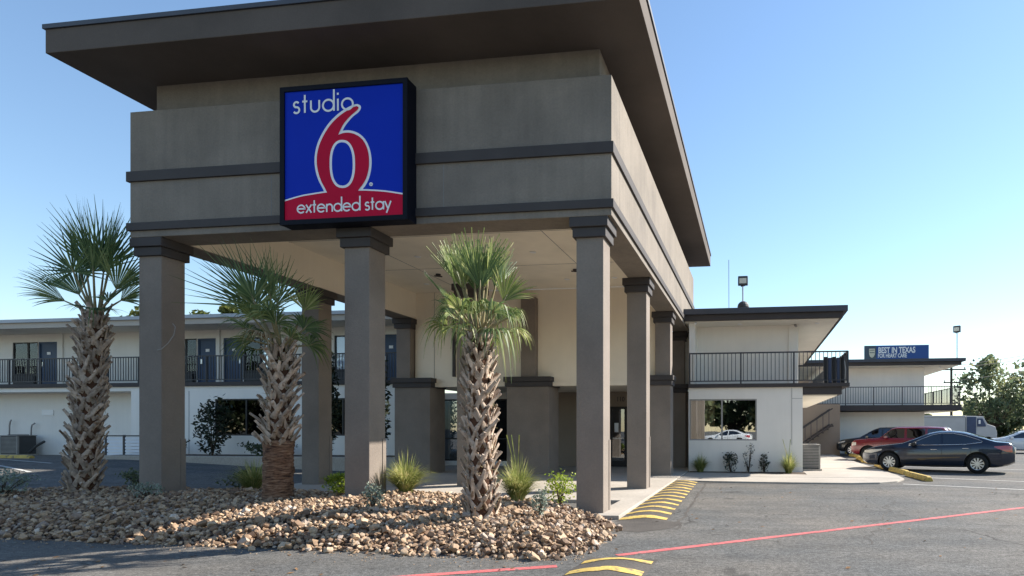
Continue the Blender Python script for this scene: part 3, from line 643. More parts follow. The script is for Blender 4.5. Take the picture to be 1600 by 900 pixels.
bx(-2.3, 1.61, 22.65, 22.85, 3.13, 5.36).build('upper_wall', 'white', rw)
bx(1.41, 1.61, 22.85, 36, 3.13, 5.36).build('upper_side_wall', 'white', rw)
bx(1.26, 1.56, 22.60, 22.649, 3.13, 5.36).build('corner_board', 'white', rw)
railing(rw, (-2.28, RY-.08), (3.2, RY-.08), 3.13, 1.10, .135, 3)
railing(rw, (3.2, RY-.05), (3.2, 33.9), 3.13, 1.10, .135, 5)
rr = MB().prism([(-2.45,RY-.15),(3.02,RY-.15),(3.02,37),(-2.45,37)], 5.36, 5.56).build('roof', 'trim', rw, bevel=.008)
MB().prism([(-2.47,RY-.27),(3.17,RY-.27),(3.17,37.1),(-2.47,37.1)], 5.561, 5.76).build('roof_edge', 'roofmetal', rr, bevel=.01)
MB().prism([(-2.44,RY+.0),(2.9,RY+.0),(2.9,36.9),(-2.44,36.9)], 5.34, 5.359).build('roof_soffit', 'soffit', rr)
for (x, y) in ((2.25, 22.2), (-.5, 22.1)): MB().tube([(x,y,5.34),(x,y,5.315)], .09, 14).build('soffit_lamp', 'signwhite', rr)
MB().tube([(-2.05,RY+.05,5.33),(-2.05,RY-.05,5.27)], .035, 8).build('security_camera', 'signwhite', rr)
MB().tube([(1.48,22.5,5.33),(1.52,22.35,5.26)], .045, 8).build('security_camera', 'frame', rr)
# dark slatted cover on the balcony corner
t = thing('folded_cover', (2.75, RY+.28, 3.13), 'black slatted cover standing on the right wing balcony corner', 'cover')
for i in range(5): bx(2.42+i*.145, 2.42+i*.145+.13, RY+.18+.012*(i%2), RY+.36, 3.15, 4.06-.03*(i%2)).build('slat', ['blackpl','truckblue'][i in (1,3)], t, bevel=.02)
MB().tube([(3.12,RY+.2,3.2),(3.15,RY+.2,3.6),(3.1,RY+.2,3.95)], .025, 6).build('strap', 'frame', t)
# stair enclosure wall and stair behind the right wing
st = thing('stair_tower', (3.2, 34, 0), 'dark brown stair enclosure between the right wing and the far wing', 'stairs')
bx(1.9, 5.0, 36.6, 36.8, -.05, 3.0).build('dark_wall', 'brown', st)
mb = bx(1.7, 3.3, 34.2, 34.3, 3.13, 4.2).build('landing_panel', 'brown', st)
for i in range(9):
    bx(2.0+i*.27, 2.3+i*.27, 35.2, 36.4, .15+i*.19, .21+i*.19).build('tread', 'trim', st)
for yy in (35.15, 36.45):
    MB().tube([(1.9, yy, .05), (4.4, yy, 1.8)], .06, 4).build('stringer', 'trim', st)
    MB().tube([(1.9, yy, 1.0), (4.4, yy, 2.7)], .03, 6).build('handrail', 'rail', st)
for i in range(7): bx(2.2+i*.33, 2.23+i*.33, 35.12, 35.15, .3+i*.23, 1.2+i*.23).build('baluster', 'rail', st)
MB().tube([(2.0,34.15,3.3),(3.1,34.15,4.15)], .035, 6).build('stair_rail', 'frame', st)
# --- far wing
FYW = 38.
fw = thing('motel_wing', (8, 44, 0), 'distant pale two storey motel wing behind the parked cars with dark roof edge', 'building')
bx(5.02, 10.42, FYW+1.2, 52, -.05, 2.6).build('lower_wall', 'white', fw)
bx(4.0, 10.42, FYW+1.21, 52, 2.98, 5.36).build('upper_wall', 'white', fw)
b2 = bx(2.0, 12.2, FYW-.1, 52, 2.64, 2.975).build('balcony_slab', 'trim', fw, bevel=.01)
bx(10.45, 12.0, FYW+.1, 52, 2.60, 2.639).build('balcony_soffit', 'soffit', b2)
railing(fw, (2.2, FYW), (12.15, FYW), 2.975, 1.12, .15, 6)
railing(fw, (12.15, FYW+.05), (12.15, 51), 2.975, 1.12, .15, 7)
r2 = bx(2.0, 12.2, FYW-.05, 52.5, 5.36, 5.56).build('roof', 'trim', fw)
bx(1.9, 12.4, FYW-.2, 52.6, 5.561, 5.74).build('roof_edge', 'roofmetal', r2)
bx(2.1, 12.1, FYW+.05, 52.4, 5.33, 5.359).build('roof_soffit', 'soffit', r2)
MB().tube([(11.3,39,5.33),(11.3,39,5.30)], .09, 12).build('soffit_lamp', 'signwhite', r2)
bx(5.3, 10.2, FYW+1.19, FYW+1.199, 3.0, 3.02).build('wall_base_strip', 'pad', fw)
# --- left wing
GZL = .38; LS = 3.48; LY0 = 22.35; LYW = 23.7
lw = thing('motel_wing', (-25, 27, GZL), 'long pale two storey motel wing on the left with blue room doors', 'building')
rooms_w = [(-33.75,-32.40), (-30.2,-28.65), (-25.6,-24.24), (-21.95,-20.6), (-17.66,-16.4), (-14.6,-13.4), (-38.1,-36.7)]
rooms_d = [(-32.38,-31.38), (-24.20,-23.30), (-22.93,-21.98), (-15.55,-14.65), (-36.65,-35.7)]
ops = [(a, b, LS+.02 if i >= 100 else LS+.02, LS+2.03) for i, (a, b) in enumerate(rooms_w)]+[(a, b, LS, LS+2.03) for a, b in rooms_d]
wall_y(lw, -42, -12.75, LS, 6.0, LYW, .2, 'white', ops, 'upper_wall')
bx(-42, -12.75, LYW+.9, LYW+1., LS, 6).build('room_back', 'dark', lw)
for (a, b) in rooms_w:
    f = frame_y(a, b, LS+.55, LS+2.03, LYW+.02, LYW+.1, .05, [a+.05+(b-a)*.55]).build('room_window', 'darkframe', lw)
    bx(a, b, LYW+.015, LYW+.12, LS+.02, LS+.549).build('window_ac_panel', 'darkframe', f)
    bx(a+.15, b-.15, LYW-.06, LYW+.014, LS+.10, LS+.48).build('room_ac_unit', 'acdark', f)
    bx(a+.05, b-.05, LYW+.05, LYW+.056, LS+.6, LS+1.98).build('pane', 'roomglass', f)
    bx(a+.05, b-.05, LYW+.10, LYW+.108, LS+.6, LS+1.98).build('curtain', 'curtain', f)
for k, (a, b) in enumerate(rooms_d):
    d = bx(a+.07, b-.07, LYW+.06, LYW+.11, LS, LS+1.96).build('room_door', 'blue', lw)
    MB().box(a, a+.069, LYW+.03, LYW+.12, LS, LS+2.03).box(b-.069, b, LYW+.03, LYW+.12, LS, LS+2.03).box(a+.069, b-.069, LYW+.03, LYW+.12, LS+1.961, LS+2.03).build('door_frame', 'blue', d)
    hx = a+.16 if k != 2 else b-.16
    bx(hx-.05, hx+.05, LYW+.02, LYW+.059, LS+.92, LS+1.12).build('lock', 'steel', d); bx((a+b)/2-.09, (a+b)/2+.09, LYW+.045, LYW+.059, LS+1.45, LS+1.57).build('number_plate', 'signwhite', d)
for x in (-23.14, -31.1, -36.7+1.1): bx(x-.08, x+.08, LYW-.06, LYW-.001, LS, 5.95).build('pilaster', 'white', lw)
ls = bx(-42, -12.75, LY0-.05, LYW, LS-.16, LS-.001).build('balcony_slab', 'trim', lw, bevel=.01)
bx(-42, -12.75, LY0+.05, LYW, LS-.34, LS-.162).build('balcony_soffit', 'white', ls)
railing(lw, (-40, LY0), (-12.8, LY0), LS, 1.10, .125, 17)
lr = bx(-42.5, -12.78, LY0-.35, 34, 6.0, 6.05).build('roof', 'leftfas', lw)
bx(-42.5, -12.78, LY0-.36, LY0-.30, 5.82, 6.0).build('eave_board', 'leftfas', lr)
bx(-42.6, -12.78, LY0-.45, 34.1, 6.051, 6.19).build('roof_edge', 'leftroof', lr)
bx(-42.5, -12.78, LY0-.29, LYW, 5.86, 5.999).build('eave_soffit', 'soffit', lr)
wall_y(lw, -42, -26.0, 0, LS-.34, LYW-.3, .2, 'white', [], 'lower_wall')
WL2 = (-22.05, -19.1, 1.27, 2.78)
wall_y(lw, -26.0, -12.75, -.05, LS-.341, LY0+.03, .2, 'white', [WL2, (-17.0, -15.6, 1.27, 2.78)], 'lower_wall')
bx(-26., -25.8, LY0+.231, LYW-.3, 0, LS-.341).build('lower_return_wall', 'white', lw)
for wv in (WL2, (-17.0, -15.6, 1.27, 2.78)):
    f = frame_y(*wv, LY0+.06, LY0+.14, .05, [wv[0]+(wv[1]-wv[0])*.48]).build('window', 'darkframe', lw)
    bx(wv[0]+.05, wv[1]-.05, LY0+.10, LY0+.106, wv[2]+.05, wv[3]-.05).build('pane', 'darkglass', f)
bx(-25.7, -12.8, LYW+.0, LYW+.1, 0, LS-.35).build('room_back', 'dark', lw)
for xj in (-23.25, -25.3): bx(xj, xj+.015, LY0+.02, LY0+.0295, .2, LS-.36).build('stucco_joint', 'pad', lw)
bx(-31.75, -31.15, LYW-.33, LYW-.3005, 2.15, 2.40).build('vent_plate', 'signwhite', lw)

# ------------------------------------------------------------------ fittings
def ac_unit(loc, w, d, h, label, m='acmetal'):
    t = thing('air_conditioner', loc, label, 'air conditioner', 'outdoor air conditioners'); x, y, z = loc
    bx(x-w/2-.06, x+w/2+.06, y-d/2-.06, y+d/2+.06, z-.1, z+.06).build('pad', 'concrete', t)
    bx(x-w/2, x+w/2, y-d/2, y+d/2, z+.061, z+h).build('casing', 'acdark', t, bevel=.02)
    for i in range(int(h/.055)-2):
        zz = z+.12+i*.055
        MB().box(x-w/2-.012, x+w/2+.012, y-d/2-.014, y-d/2-.0005, zz, zz+.026).build('louvre', m, t)
    for sx in (-1, 1): bx(x+sx*(w/2-.02)-.03, x+sx*(w/2-.02)+.03, y-d/2-.02, y-d/2+.05, z+.07, z+h-.01).build('corner_post', m, t)
    bx(x-w/2-.02, x+w/2+.02, y-d/2-.02, y+d/2+.02, z+h+.001, z+h+.04).build('top_cover', m, t, bevel=.01)
    MB().tube([(x,y,z+h+.04),(x,y,z+h+.07)], w*.36, 20).build('fan_guard', 'acdark', t)
ac_unit((2.02, 22.6, .05), .66, .66, .90, 'dark louvred air conditioner beside the right wing corner')
ac_unit((-32.1, 22.75, .38), .9, .7, .85, 'grey air conditioner by the left wing wall')
for x, zt, dx, lab in ((-33.3, 1.95, .12, 'shorter thin bent pipe behind the left air conditioner'), (-32.15, 1.8, .22, 'thin bent pipe standing right of the left air conditioner')):
    o = MB().tube([(x,23.25,.38),(x+.02,23.25,zt-.25),(x+.06,23.25,zt-.08),(x+dx,23.25,zt)], .03, 6).build('vent_pipe', 'frame', smooth=True); tag(o, lab, 'pipe', 'wall pipes')
o = MB().tube([(-31.5,22.7,.5),(-31.1,22.7,.8),(-30.7,22.7,1.0)], .05, 6).build('drain_pipe', 'acdark'); tag(o, 'dark slanted pipe beside the left air conditioner', 'pipe')
# slatted bench-like rack
rk = thing('metal_rack', (-25.6, 21.6, .36), 'low black metal rack with white slats beside the left column', 'rack')
for x in (-26.75, -26.3, -25.45, -24.5): bx(x-.035, x+.035, 21.6, 21.67, .30, 1.30).build('post', 'rail', rk)
for z in (.38, 1.24): bx(-26.8, -24.45, 21.58, 21.599, z, z+.05).build('rail_bar', 'rail', rk)
for i in range(6):
    bx(-26.25, -25.5, 21.62, 21.65, .46+i*.13, .565+i*.13).build('white_slat', 'curtain', rk); bx(-25.4, -24.55, 21.62, 21.65, .46+i*.13, .555+i*.13).build('white_slat', 'curtain', rk)
bx(-26.7, -26.34, 21.62, 21.65, .46, 1.2).build('white_panel', 'curtain', rk)
# wheel stops
def wheel_stop_mesh(L_):
    s = [(-.09,0),(.09,0),(.075,.075),(.045,.12),(-.045,.12),(-.075,.075)]; mb = MB(); rows = []
    for y, k in ((-L_/2,.8),(-L_/2+.12,1),(L_/2-.12,1),(L_/2,.8)): rows.append([(x, y, z*(k if z else 1)) for x, z in s])
    n = len(s); vs = [p for r in rows for p in r]; fs = [(i*n+j, i*n+(j+1)%n, (i+1)*n+(j+1)%n, (i+1)*n+j) for i in range(3) for j in range(n)]+[tuple(range(n-1,-1,-1)), tuple(range(3*n,4*n))]
    return mb.add(vs, [f[::-1] for f in fs]).mesh('wheel_stop')
wsm = wheel_stop_mesh(2.15); wsm.materials.append(M['yellow'])
for i, (x, y, rz, lab) in enumerate(((5.07,19.75,2,'yellow concrete wheel stop nearest the camera'),(5.06,22.3,2,'yellow wheel stop under the nose of the navy sedan'),(5.04,25.2,-2,'yellow wheel stop just behind the navy sedan nose'),
        (5.12,28.3,3,'yellow wheel stop in front of the red utility vehicle'),(5.3,31.4,-3,'yellow wheel stop left of the red utility vehicle'),(5.5,34.6,2,'yellow wheel stop in front of the black crossover'),(5.75,38.2,0,'farthest yellow wheel stop by the dark stair wall'))):
    o = put('wheel_stop', wsm, None, None, (x, y, 0), bevel=.012, rot=(0,0,R(rz))); o.scale = (1.25, 1, 1.3); tag(o, lab, 'wheel stop', 'yellow wheel stops')
o = put('wheel_stop', wsm, None, None, (-29.9, 20.7, .36), bevel=.012, rot=(0,0,R(88))); o.scale = (1.2, 1.3, 1.2); tag(o, 'yellow wheel stop in front of the left wing wall', 'wheel stop', 'yellow wheel stops')
# roof fittings
def flood(loc, h, yaw, label):
    t = thing('flood_light', loc, label, 'flood light', 'roof flood lights', rz=yaw)
    MB().tube([(0,0,0),(0,0,h)], .035, 8).build('pole', 'steel', t, local=True)
    MB().tube([(-.09,0,h),(.09,0,h+.03)], .03, 6).build('bracket', 'blackpl', t, local=True)
    hd = bx(-.21, .21, -.09, .05, h+.02, h+.42).build('lamp_head', 'acdark', t, local=True, bevel=.03)
    bx(-.15, .15, -.099, -.0905, h+.10, h+.32).build('lens', 'lampglow', hd, local=True)
flood((-.46, 26, 5.76), 1.85, 0, 'flood light on a pole on the right wing roof')
flood((12.15, 38.6, 5.74), 1.6, R(-35), 'tilted flood light on a pole at the far wing roof corner')
o = MB().tube([(-1.05,26,5.75),(-1.06,26,8.75)], .012, 5).build('antenna_mast', 'rail'); tag(o, 'thin antenna rod standing on the right wing roof', 'antenna')
o = MB().tube([(-1.02,26,6.1),(-.55,26,6.9)], .010, 5).build('guy_wire', 'rail'); tag(o, 'thin wire from the antenna rod to the flood light pole', 'wire')
t = thing('roof_vent', (-.4, 24.5, 5.76), 'dark round turbine vent on the right wing roof', 'vent')
bm = bmesh.new(); bmesh.ops.create_uvsphere(bm, u_segments=14, v_segments=8, radius=.24); me = bpy.data.meshes.new('vent_ball'); bm.to_mesh(me); bm.free(); put('vent_ball', me, 'acdark', t, (-.42, 24.5, 6.42))
MB().tube([(-.42,24.5,5.76),(-.42,24.5,6.3)], .2, 12).build('vent_neck', 'trim', t)
bx(-.8, -.35, 24.3, 24.7, 5.761, 6.22).build('vent_box', 'trim', t)
MB().tube([(-.2,24.5,6.25),(.05,24.5,6.15),(.3,24.5,6.2)], .05, 6).build('vent_arm', 'trim', t)
# loose wire on the left column
o = MB().tube([(-11.33,10.56,3.62),(-11.26,10.55,3.55),(-11.24,10.5,3.38),(-11.30,10.44,3.22),(-11.41,10.405,3.10),(-11.5,10.40,3.08)], .007, 5).build('loose_wire', 'frame'); tag(o, 'thin loose wire curling on the left front column', 'wire')

# ------------------------------------------------------------------ vehicles
def smooth_fn(pts, s=.05):
    xs = np.linspace(pts[0][0]-.001, pts[-1][0]+.001, 600); z = np.interp(xs, [p[0] for p in pts], [p[1] for p in pts]); dx = xs[1]-xs[0]
    k = np.exp(-.5*(np.arange(-40, 41)*dx/s)**2); k /= k.sum(); zp = np.pad(z, 40, mode='edge'); zs = np.convolve(zp, k, 'valid')
    return lambda x: float(np.interp(x, xs, zs))
def car(label, cat, loc, rz, sp, group='parked cars', name='parked_car'):
    t = thing(name, loc, label, cat, group, rz)
    L_ = sp['L']; hl = L_/2; top = smooth_fn(sp['top'], sp.get('s', .05)); belt = smooth_fn(sp['belt'], .1); bot = smooth_fn(sp['bot'], .06); hw = smooth_fn(sp['hw'], .06)
    th_ = sp.get('tumble', .2); P = sp['paint']; wr = sp['wr']; wxs = sp['wx']
    def section(x):
        zt = top(x); zb = bot(x); w = hw(x); b = min(belt(x), zt-.02); k = min(1, max(0, (zt-b-.04)/.40)); m = zb+(b-zb)*.5
        c = [(0, zb), (.80*w, zb), (.945*w, zb+.05), (.985*w, zb+.16*(b-zb)+.04), (1.0*w, m), (.992*w, m+(b-m)*.55), (.965*w, b-.015), (.945*w, b+.012*(k>0))]
        ye = (.90-th_*k)*w; ze = zt-(.055*k+.018*(1-k)); 
        if k > .02: c += [(.945*w+(ye-.945*w)*.5, b+(ze-b)*.5)]
        else: c += [(.93*w, b+.006)]
        c += [(ye, ze), (.86*ye, zt-.012*k-.006), (.5*ye, zt-.001), (0, zt)]
        return c
    xs = [-hl+L_*(.5-.5*math.cos(PI*i/110)) if False else -hl+L_*i/110 for i in range(111)]
    S = [section(x) for x in xs]; n = len(S[0]); rows = []
    for x, s in zip(xs, S): rows.append([(x, y, z) for y, z in s]+[(x, -y, z) for y, z in s[-2:0:-1]])
    m_ = len(rows[0]); vs = [p for r in rows for p in r]
    fs = [(i*m_+j, i*m_+(j+1)%m_, (i+1)*m_+(j+1)%m_, (i+1)*m_+j) for i in range(110) for j in range(m_)]+[tuple(range(m_-1,-1,-1)), tuple(range(110*m_, 111*m_))]
    mb = MB().add(vs, fs); me = mb.mesh('body', True)
    bm = bmesh.new(); bm.from_mesh(me); bmesh.ops.recalc_face_normals(bm, faces=bm.faces); bm.to_mesh(me); bm.free()
    body = put('body', me, P, t, local=True)
    cut = MB()
    for wx in wxs:
        for s in (-1, 1): cut.tube([(wx, s*(hw(wx)-.28), wr+.01), (wx, s*(hw(wx)+.2), wr+.01)], wr+.065, 28)
    cme = cut.mesh('cut'); bm = bmesh.new(); bm.from_mesh(cme); bmesh.ops.recalc_face_normals(bm, faces=bm.faces); bm.to_mesh(cme); bm.free()
    co = bpy.data.objects.new('cut', cme); COL.objects.link(co); cme.materials.append(M['blackpl'])
    md = body.modifiers.new('b', 'BOOLEAN'); md.operation = 'DIFFERENCE'; md.object = co; md.solver = 'EXACT'; md.material_mode = 'TRANSFER'
    body.parent = None; dg = bpy.context.evaluated_depsgraph_get(); dg.update(); nm = bpy.data.meshes.new_from_object(body.evaluated_get(dg)); body.modifiers.clear(); body.parent = t
    if len(nm.polygons) > 500: body.data = nm
    nm.polygons.foreach_set('use_smooth', [True]*len(nm.polygons)); body.data.set_sharp_from_angle(angle=R(32))
    bpy.data.objects.remove(co)
    def sideY(x, z):
        s = section(x); s = s[2:10]; return float(np.interp(z, [p[1] for p in s], [p[0] for p in s]))
    def topZ(x, y):
        s = section(x)[9:][::-1]; return float(np.interp(abs(y), [p[0] for p in s], [p[1] for p in s]))
    def side(nm, m, lo, hi, off=.006, par=body, sides=(-1, 1), nx=14, nz=6):
        x0, x1 = lo[0][0], lo[-1][0]
        for s in sides:
            G = []
            for i in range(nx+1):
                x = x0+(x1-x0)*i/nx; a = np.interp(x, [p[0] for p in lo], [p[1] for p in lo]); b = np.interp(x, [p[0] for p in hi], [p[1] for p in hi])
                G.append([(x, s*(sideY(x, a+(b-a)*j/nz)+off), a+(b-a)*j/nz) for j in range(nz+1)])
            MB().grid(G, flip=(s > 0)).build(nm, m, par, local=True, smooth=True)
    def over(nm, m, xa, xb, f, off=.008):
        G = [[(x, y, topZ(x, y)+off) for y in np.linspace(-f*hw(x), f*hw(x), 13)] for x in np.linspace(xa, xb, 10)]
        MB().grid(G, flip=True).build(nm, m, body, local=True, smooth=True)
    for lo, hi in sp['win']: side('side_window', 'carglass', lo, hi)
    for (xa, xb) in sp['screens']: over('windscreen', 'carglass', xa, xb, .66)
    for (lo, hi) in sp.get('head', []): side('headlight', 'clearlamp', lo, hi, .008)
    for (lo, hi) in sp.get('tail', []): side('tail_light', 'redlamp', lo, hi, .008)
    for (x, z0, z1) in sp.get('seams', []): side('door_seam', 'blackpl', [(x, z0), (x+.012, z0)], [(x, z1), (x+.012, z1)], .0035, nx=1)
    for (x, z) in sp.get('handles', []):
        for s in (-1, 1): y = sideY(x, z); MB().box(x-.10, x+.10, min(s*y, s*(y+.03)), max(s*y, s*(y+.03)), z-.014, z+.014).build('door_handle', sp.get('handlemat', 'chrome'), body, local=True, bevel=.008)
    if 'trim' in sp:
        for s in (-1, 1): MB().tube([(x, s*(sideY(x, z)+.004), z) for x, z in sp['trim']], .011, 5).build('window_trim', 'chrome', body, local=True, smooth=True)
    mx_, mz_ = sp['mirror']
    for s in (-1, 1):
        y = sideY(mx_, mz_-.03); MB().prism_y([(mx_-.10, mz_-.03), (mx_+.03, mz_-.05), (mx_+.09, mz_), (mx_+.07, mz_+.09), (mx_-.06, mz_+.08)], min(s*(y-.02), s*(y+.19)), max(s*(y-.02), s*(y+.19))).build('mirror', sp.get('mirrormat', P), body, local=True, bevel=.02)
    # sill, grille, bumper inlay, plates
    side('sill', 'blackpl', [(wxs[0]+wr+.1, bot(0)+.03), (wxs[1]-wr-.1, bot(0)+.03)], [(wxs[0]+wr+.1, bot(0)+.075), (wxs[1]-wr-.1, bot(0)+.075)], .004)
    gz0, gz1, gw = sp['grille']
    gx = -hl-.004
    gr = MB().prism_y([(gx-.012, gz0), (gx+.05, gz0), (gx+.05, gz1), (gx-.006, gz1)], -gw, gw).build('grille', 'blackpl', body, local=True, bevel=.01)
    for j in range(3): MB().box(gx-.022, gx-.0125, -gw*.95, gw*.95, gz0+.03+j*(gz1-gz0-.06)/3, gz0+.045+j*(gz1-gz0-.06)/3).build('grille_bar', 'chrome', gr, local=True)
    MB().box(gx-.03, gx-.0125, -.155, .155, .40, .53).build('front_plate', 'plate', body, local=True)
    MB().box(hl-.004, hl+.012, -.155, .155, sp.get('rplate', .75), sp.get('rplate', .75)+.13).build('rear_plate', 'plate', body, local=True)
    # wheels
    for wx in wxs:
        for s in (-1, 1):
            yo = hw(wx)-.015; w = MB(); prof = [(wr*.62, 0), (wr*.66, .0), (wr*.93, .008), (wr, .04), (wr, .17), (wr*.93, .205), (wr*.6, .205)]; n_ = 30; rows = []
            for a in range(n_+1):
                an = 2*PI*a/n_; rows.append([(wx+r*math.cos(an), s*(yo-d), wr+r*math.sin(an)) for r, d in prof])
            tyre = w.grid(rows, flip=(s < 0)).build('wheel', 'tyre', t, local=True, smooth=True)
            rm = MB(); rr_ = wr*.645
            rm.grid([[(wx+r*math.cos(2*PI*a/n_), s*(yo-d), wr+r*math.sin(2*PI*a/n_)) for r, d in ((rr_, .004), (rr_*.90, .012), (rr_*.88, .06))] for a in range(n_+1)])
            ns = sp.get('spokes', 10)
            for q in range(ns):
                an = 2*PI*(q+.3)/ns; u = Vector((math.cos(an), math.sin(an))); v = Vector((-u.y, u.x)); a0, a1 = rr_*.14, rr_*.93; w0, w1 = rr_*.07, rr_*.13
                pp = [u*a0+v*w0, u*a1+v*w1, u*a1-v*w1, u*a0-v*w0]; rm.add([(wx+p.x, s*(yo-.012), wr+p.y) for p in pp]+[(wx+p.x, s*(yo-.045), wr+p.y) for p in pp], [(0,1,2,3),(7,6,5,4),(0,4,5,1),(1,5,6,2),(2,6,7,3),(3,7,4,0)])
            rm.tube([(wx, s*(yo-.005), wr), (wx, s*(yo-.05), wr)], rr_*.2, 14)
            rm.build('rim', 'rim', tyre, local=True)
            MB().tube([(wx, s*(yo-.062), wr), (wx, s*(yo-.07), wr)], rr_*.9, 24).build('brake_disc', 'blackpl', tyre, local=True)
    # cabin: seats seen through the glass
    for sx_ in sp.get('seats', (-.25, .75)):
        for sy in (-.36, .36): MB().prism_y([(sx_, .55), (sx_+.16, .55), (sx_+.3, 1.1), (sx_+.24, 1.26), (sx_+.14, 1.26), (sx_+.12, 1.05)], sy-.2, sy+.2).build('seat', 'pad', t, local=True, bevel=.03)
    return t
SEDAN = dict(L=4.9, paint='p_navy', wr=.335, wx=(-1.46, 1.36), s=.06, tumble=.20,
    top=[(-2.45,.60),(-2.42,.70),(-2.30,.79),(-1.9,.90),(-1.15,1.0),(-1.02,1.02),(-.15,1.385),(.15,1.445),(.55,1.455),(.95,1.41),(1.45,1.25),(1.9,1.10),(2.3,1.075),(2.40,1.02),(2.45,.80)],
    belt=[(-2.45,.60),(-1.3,.86),(-.9,.90),(.5,.95),(1.6,1.02),(2.45,.98)], bot=[(-2.45,.34),(-2.25,.22),(-1.8,.19),(0,.18),(1.9,.22),(2.3,.30),(2.45,.40)],
    hw=[(-2.45,.52),(-2.40,.64),(-2.25,.78),(-1.9,.88),(-1.3,.92),(1.4,.92),(2.1,.86),(2.35,.76),(2.45,.62)],
    win=[([(-.78,.945),(.22,.975)], [(-.78,.975),(-.42,1.13),(-.05,1.29),(.22,1.345)]), ([(.30,.98),(1.0,1.005),(1.5,1.075)], [(.30,1.35),(.6,1.35),(1.0,1.27),(1.5,1.09)])],
    screens=[(-.95,-.22),(1.12,1.80)], trim=[(-.80,.935),(.25,.962),(1.0,.99),(1.48,1.06),(1.52,1.085),(1.38,1.155),(1.0,1.285),(.6,1.365),(.25,1.368),(-.05,1.31),(-.42,1.15),(-.80,.965)],
    head=[([(-2.38,.645),(-2.1,.63),(-1.72,.74)], [(-2.38,.72),(-2.1,.765),(-1.72,.79)])], tail=[([(1.86,.90),(2.2,.76),(2.38,.74)], [(1.86,.93),(2.2,.965),(2.38,.95)])],
    seams=[(-.92,.3,.9),(.26,.28,.96),(1.16,.62,.99)], handles=[(.02,.80),(1.0,.85)], mirror=(-.62,.96), mirrormat='blackpl', grille=(.42,.68,.42), spokes=10)
SUVR = dict(L=4.42, paint='p_red', wr=.35, wx=(-1.38,1.28), s=.045, tumble=.10,
    top=[(-2.21,.80),(-2.18,.95),(-2.05,1.03),(-1.0,1.12),(-.85,1.15),(-.35,1.58),(-.1,1.65),(1.2,1.67),(1.95,1.63),(2.12,1.45),(2.20,1.05),(2.21,.8)],
    belt=[(-2.21,.8),(-1.2,1.0),(-.8,1.06),(2.21,1.1)], bot=[(-2.21,.42),(-2.0,.30),(0,.27),(1.9,.30),(2.21,.42)],
    hw=[(-2.21,.72),(-2.1,.84),(-1.8,.88),(1.8,.88),(2.1,.85),(2.21,.78)],
    win=[([(-.70,1.12),(.25,1.12)], [(-.70,1.2),(-.38,1.49),(-.2,1.545),(.25,1.55)]), ([(.36,1.12),(1.15,1.12)], [(.36,1.55),(1.15,1.55)]), ([(1.25,1.13),(1.95,1.14)], [(1.25,1.55),(1.85,1.53),(1.95,1.4)])],
    screens=[(-.80,-.38)], head=[([(-2.17,.74),(-1.95,.76)], [(-2.17,.90),(-1.95,.90)])], tail=[([(2.05,.8),(2.17,.8)], [(2.05,1.1),(2.17,1.08)])],
    seams=[(-.78,.35,1.06),(.30,.33,1.1),(1.2,.6,1.1)], handles=[(.1,.92),(1.0,.94)], mirror=(-.55,1.14), grille=(.66,.92,.5), spokes=6, handlemat='p_red', seats=(-.05,.9))
CROSS = dict(SUVR, L=4.55, paint='p_black', tumble=.16, top=[(-2.27,.62),(-2.22,.80),(-2.0,.93),(-1.1,1.06),(-.95,1.08),(-.2,1.52),(.1,1.63),(1.0,1.66),(1.8,1.55),(2.15,1.2),(2.27,.85)],
    belt=[(-2.27,.62),(-1.2,.95),(-.8,1.0),(2.27,1.1)], bot=[(-2.27,.36),(-2.0,.25),(0,.24),(1.9,.27),(2.27,.42)], hw=[(-2.27,.6),(-2.15,.76),(-1.9,.86),(1.8,.89),(2.1,.83),(2.27,.7)],
    win=[([(-.68,1.05),(.25,1.08)], [(-.68,1.10),(-.2,1.40),(.25,1.53)]), ([(.34,1.09),(1.15,1.11)], [(.34,1.54),(1.15,1.53)]), ([(1.22,1.12),(1.7,1.16)], [(1.22,1.52),(1.7,1.4)])],
    screens=[(-.88,-.28),(1.85,2.1)], head=[([(-2.18,.68),(-1.75,.80)], [(-2.18,.79),(-1.75,.87)])], mirror=(-.5,1.08), grille=(.42,.74,.5), spokes=8, handlemat='p_black')
SILV = dict(SEDAN, paint='p_silver'); WHT = dict(SEDAN, paint='p_white', handlemat='p_white', mirrormat='p_white'); WSUV = dict(SUVR, paint='p_white', handlemat='p_white')
del WHT['trim']
car('navy blue sedan parked nose-in at the yellow wheel stops', 'sedan', (6.68, 23.5, 0), R(-23), SEDAN).scale = (1.035, 1.02, 1.02)
car('boxy dark red utility vehicle parked behind the navy sedan', 'utility vehicle', (7.0, 30.2, 0), R(-23), SUVR)
car('black crossover with a pale lower grille behind the red utility vehicle', 'crossover', (7.1, 36.0, 0), R(-20), CROSS)
car('white boxy vehicle mostly hidden behind the red one', 'utility vehicle', (10.9, 42.6, 0), R(-20), WSUV)
car('white low car parked at the right edge', 'sedan', (16.9, 41.4, 0), R(-14), WHT)
car('silver car far off at the right edge under the trees', 'sedan', (27.5, 61, 0), R(-10), SILV)
# cars standing across the lot behind the photographer, mirrored in the wing window
car('white car across the lot, mirrored in the right wing window', 'sedan', (-2.6, -16, 0), R(8), dict(WHT), group='cars mirrored in the wing window')
car('white utility vehicle across the lot, mirrored in the right wing window', 'utility vehicle', (-7.4, -17, 0), R(-6), dict(WSUV), group='cars mirrored in the wing window')
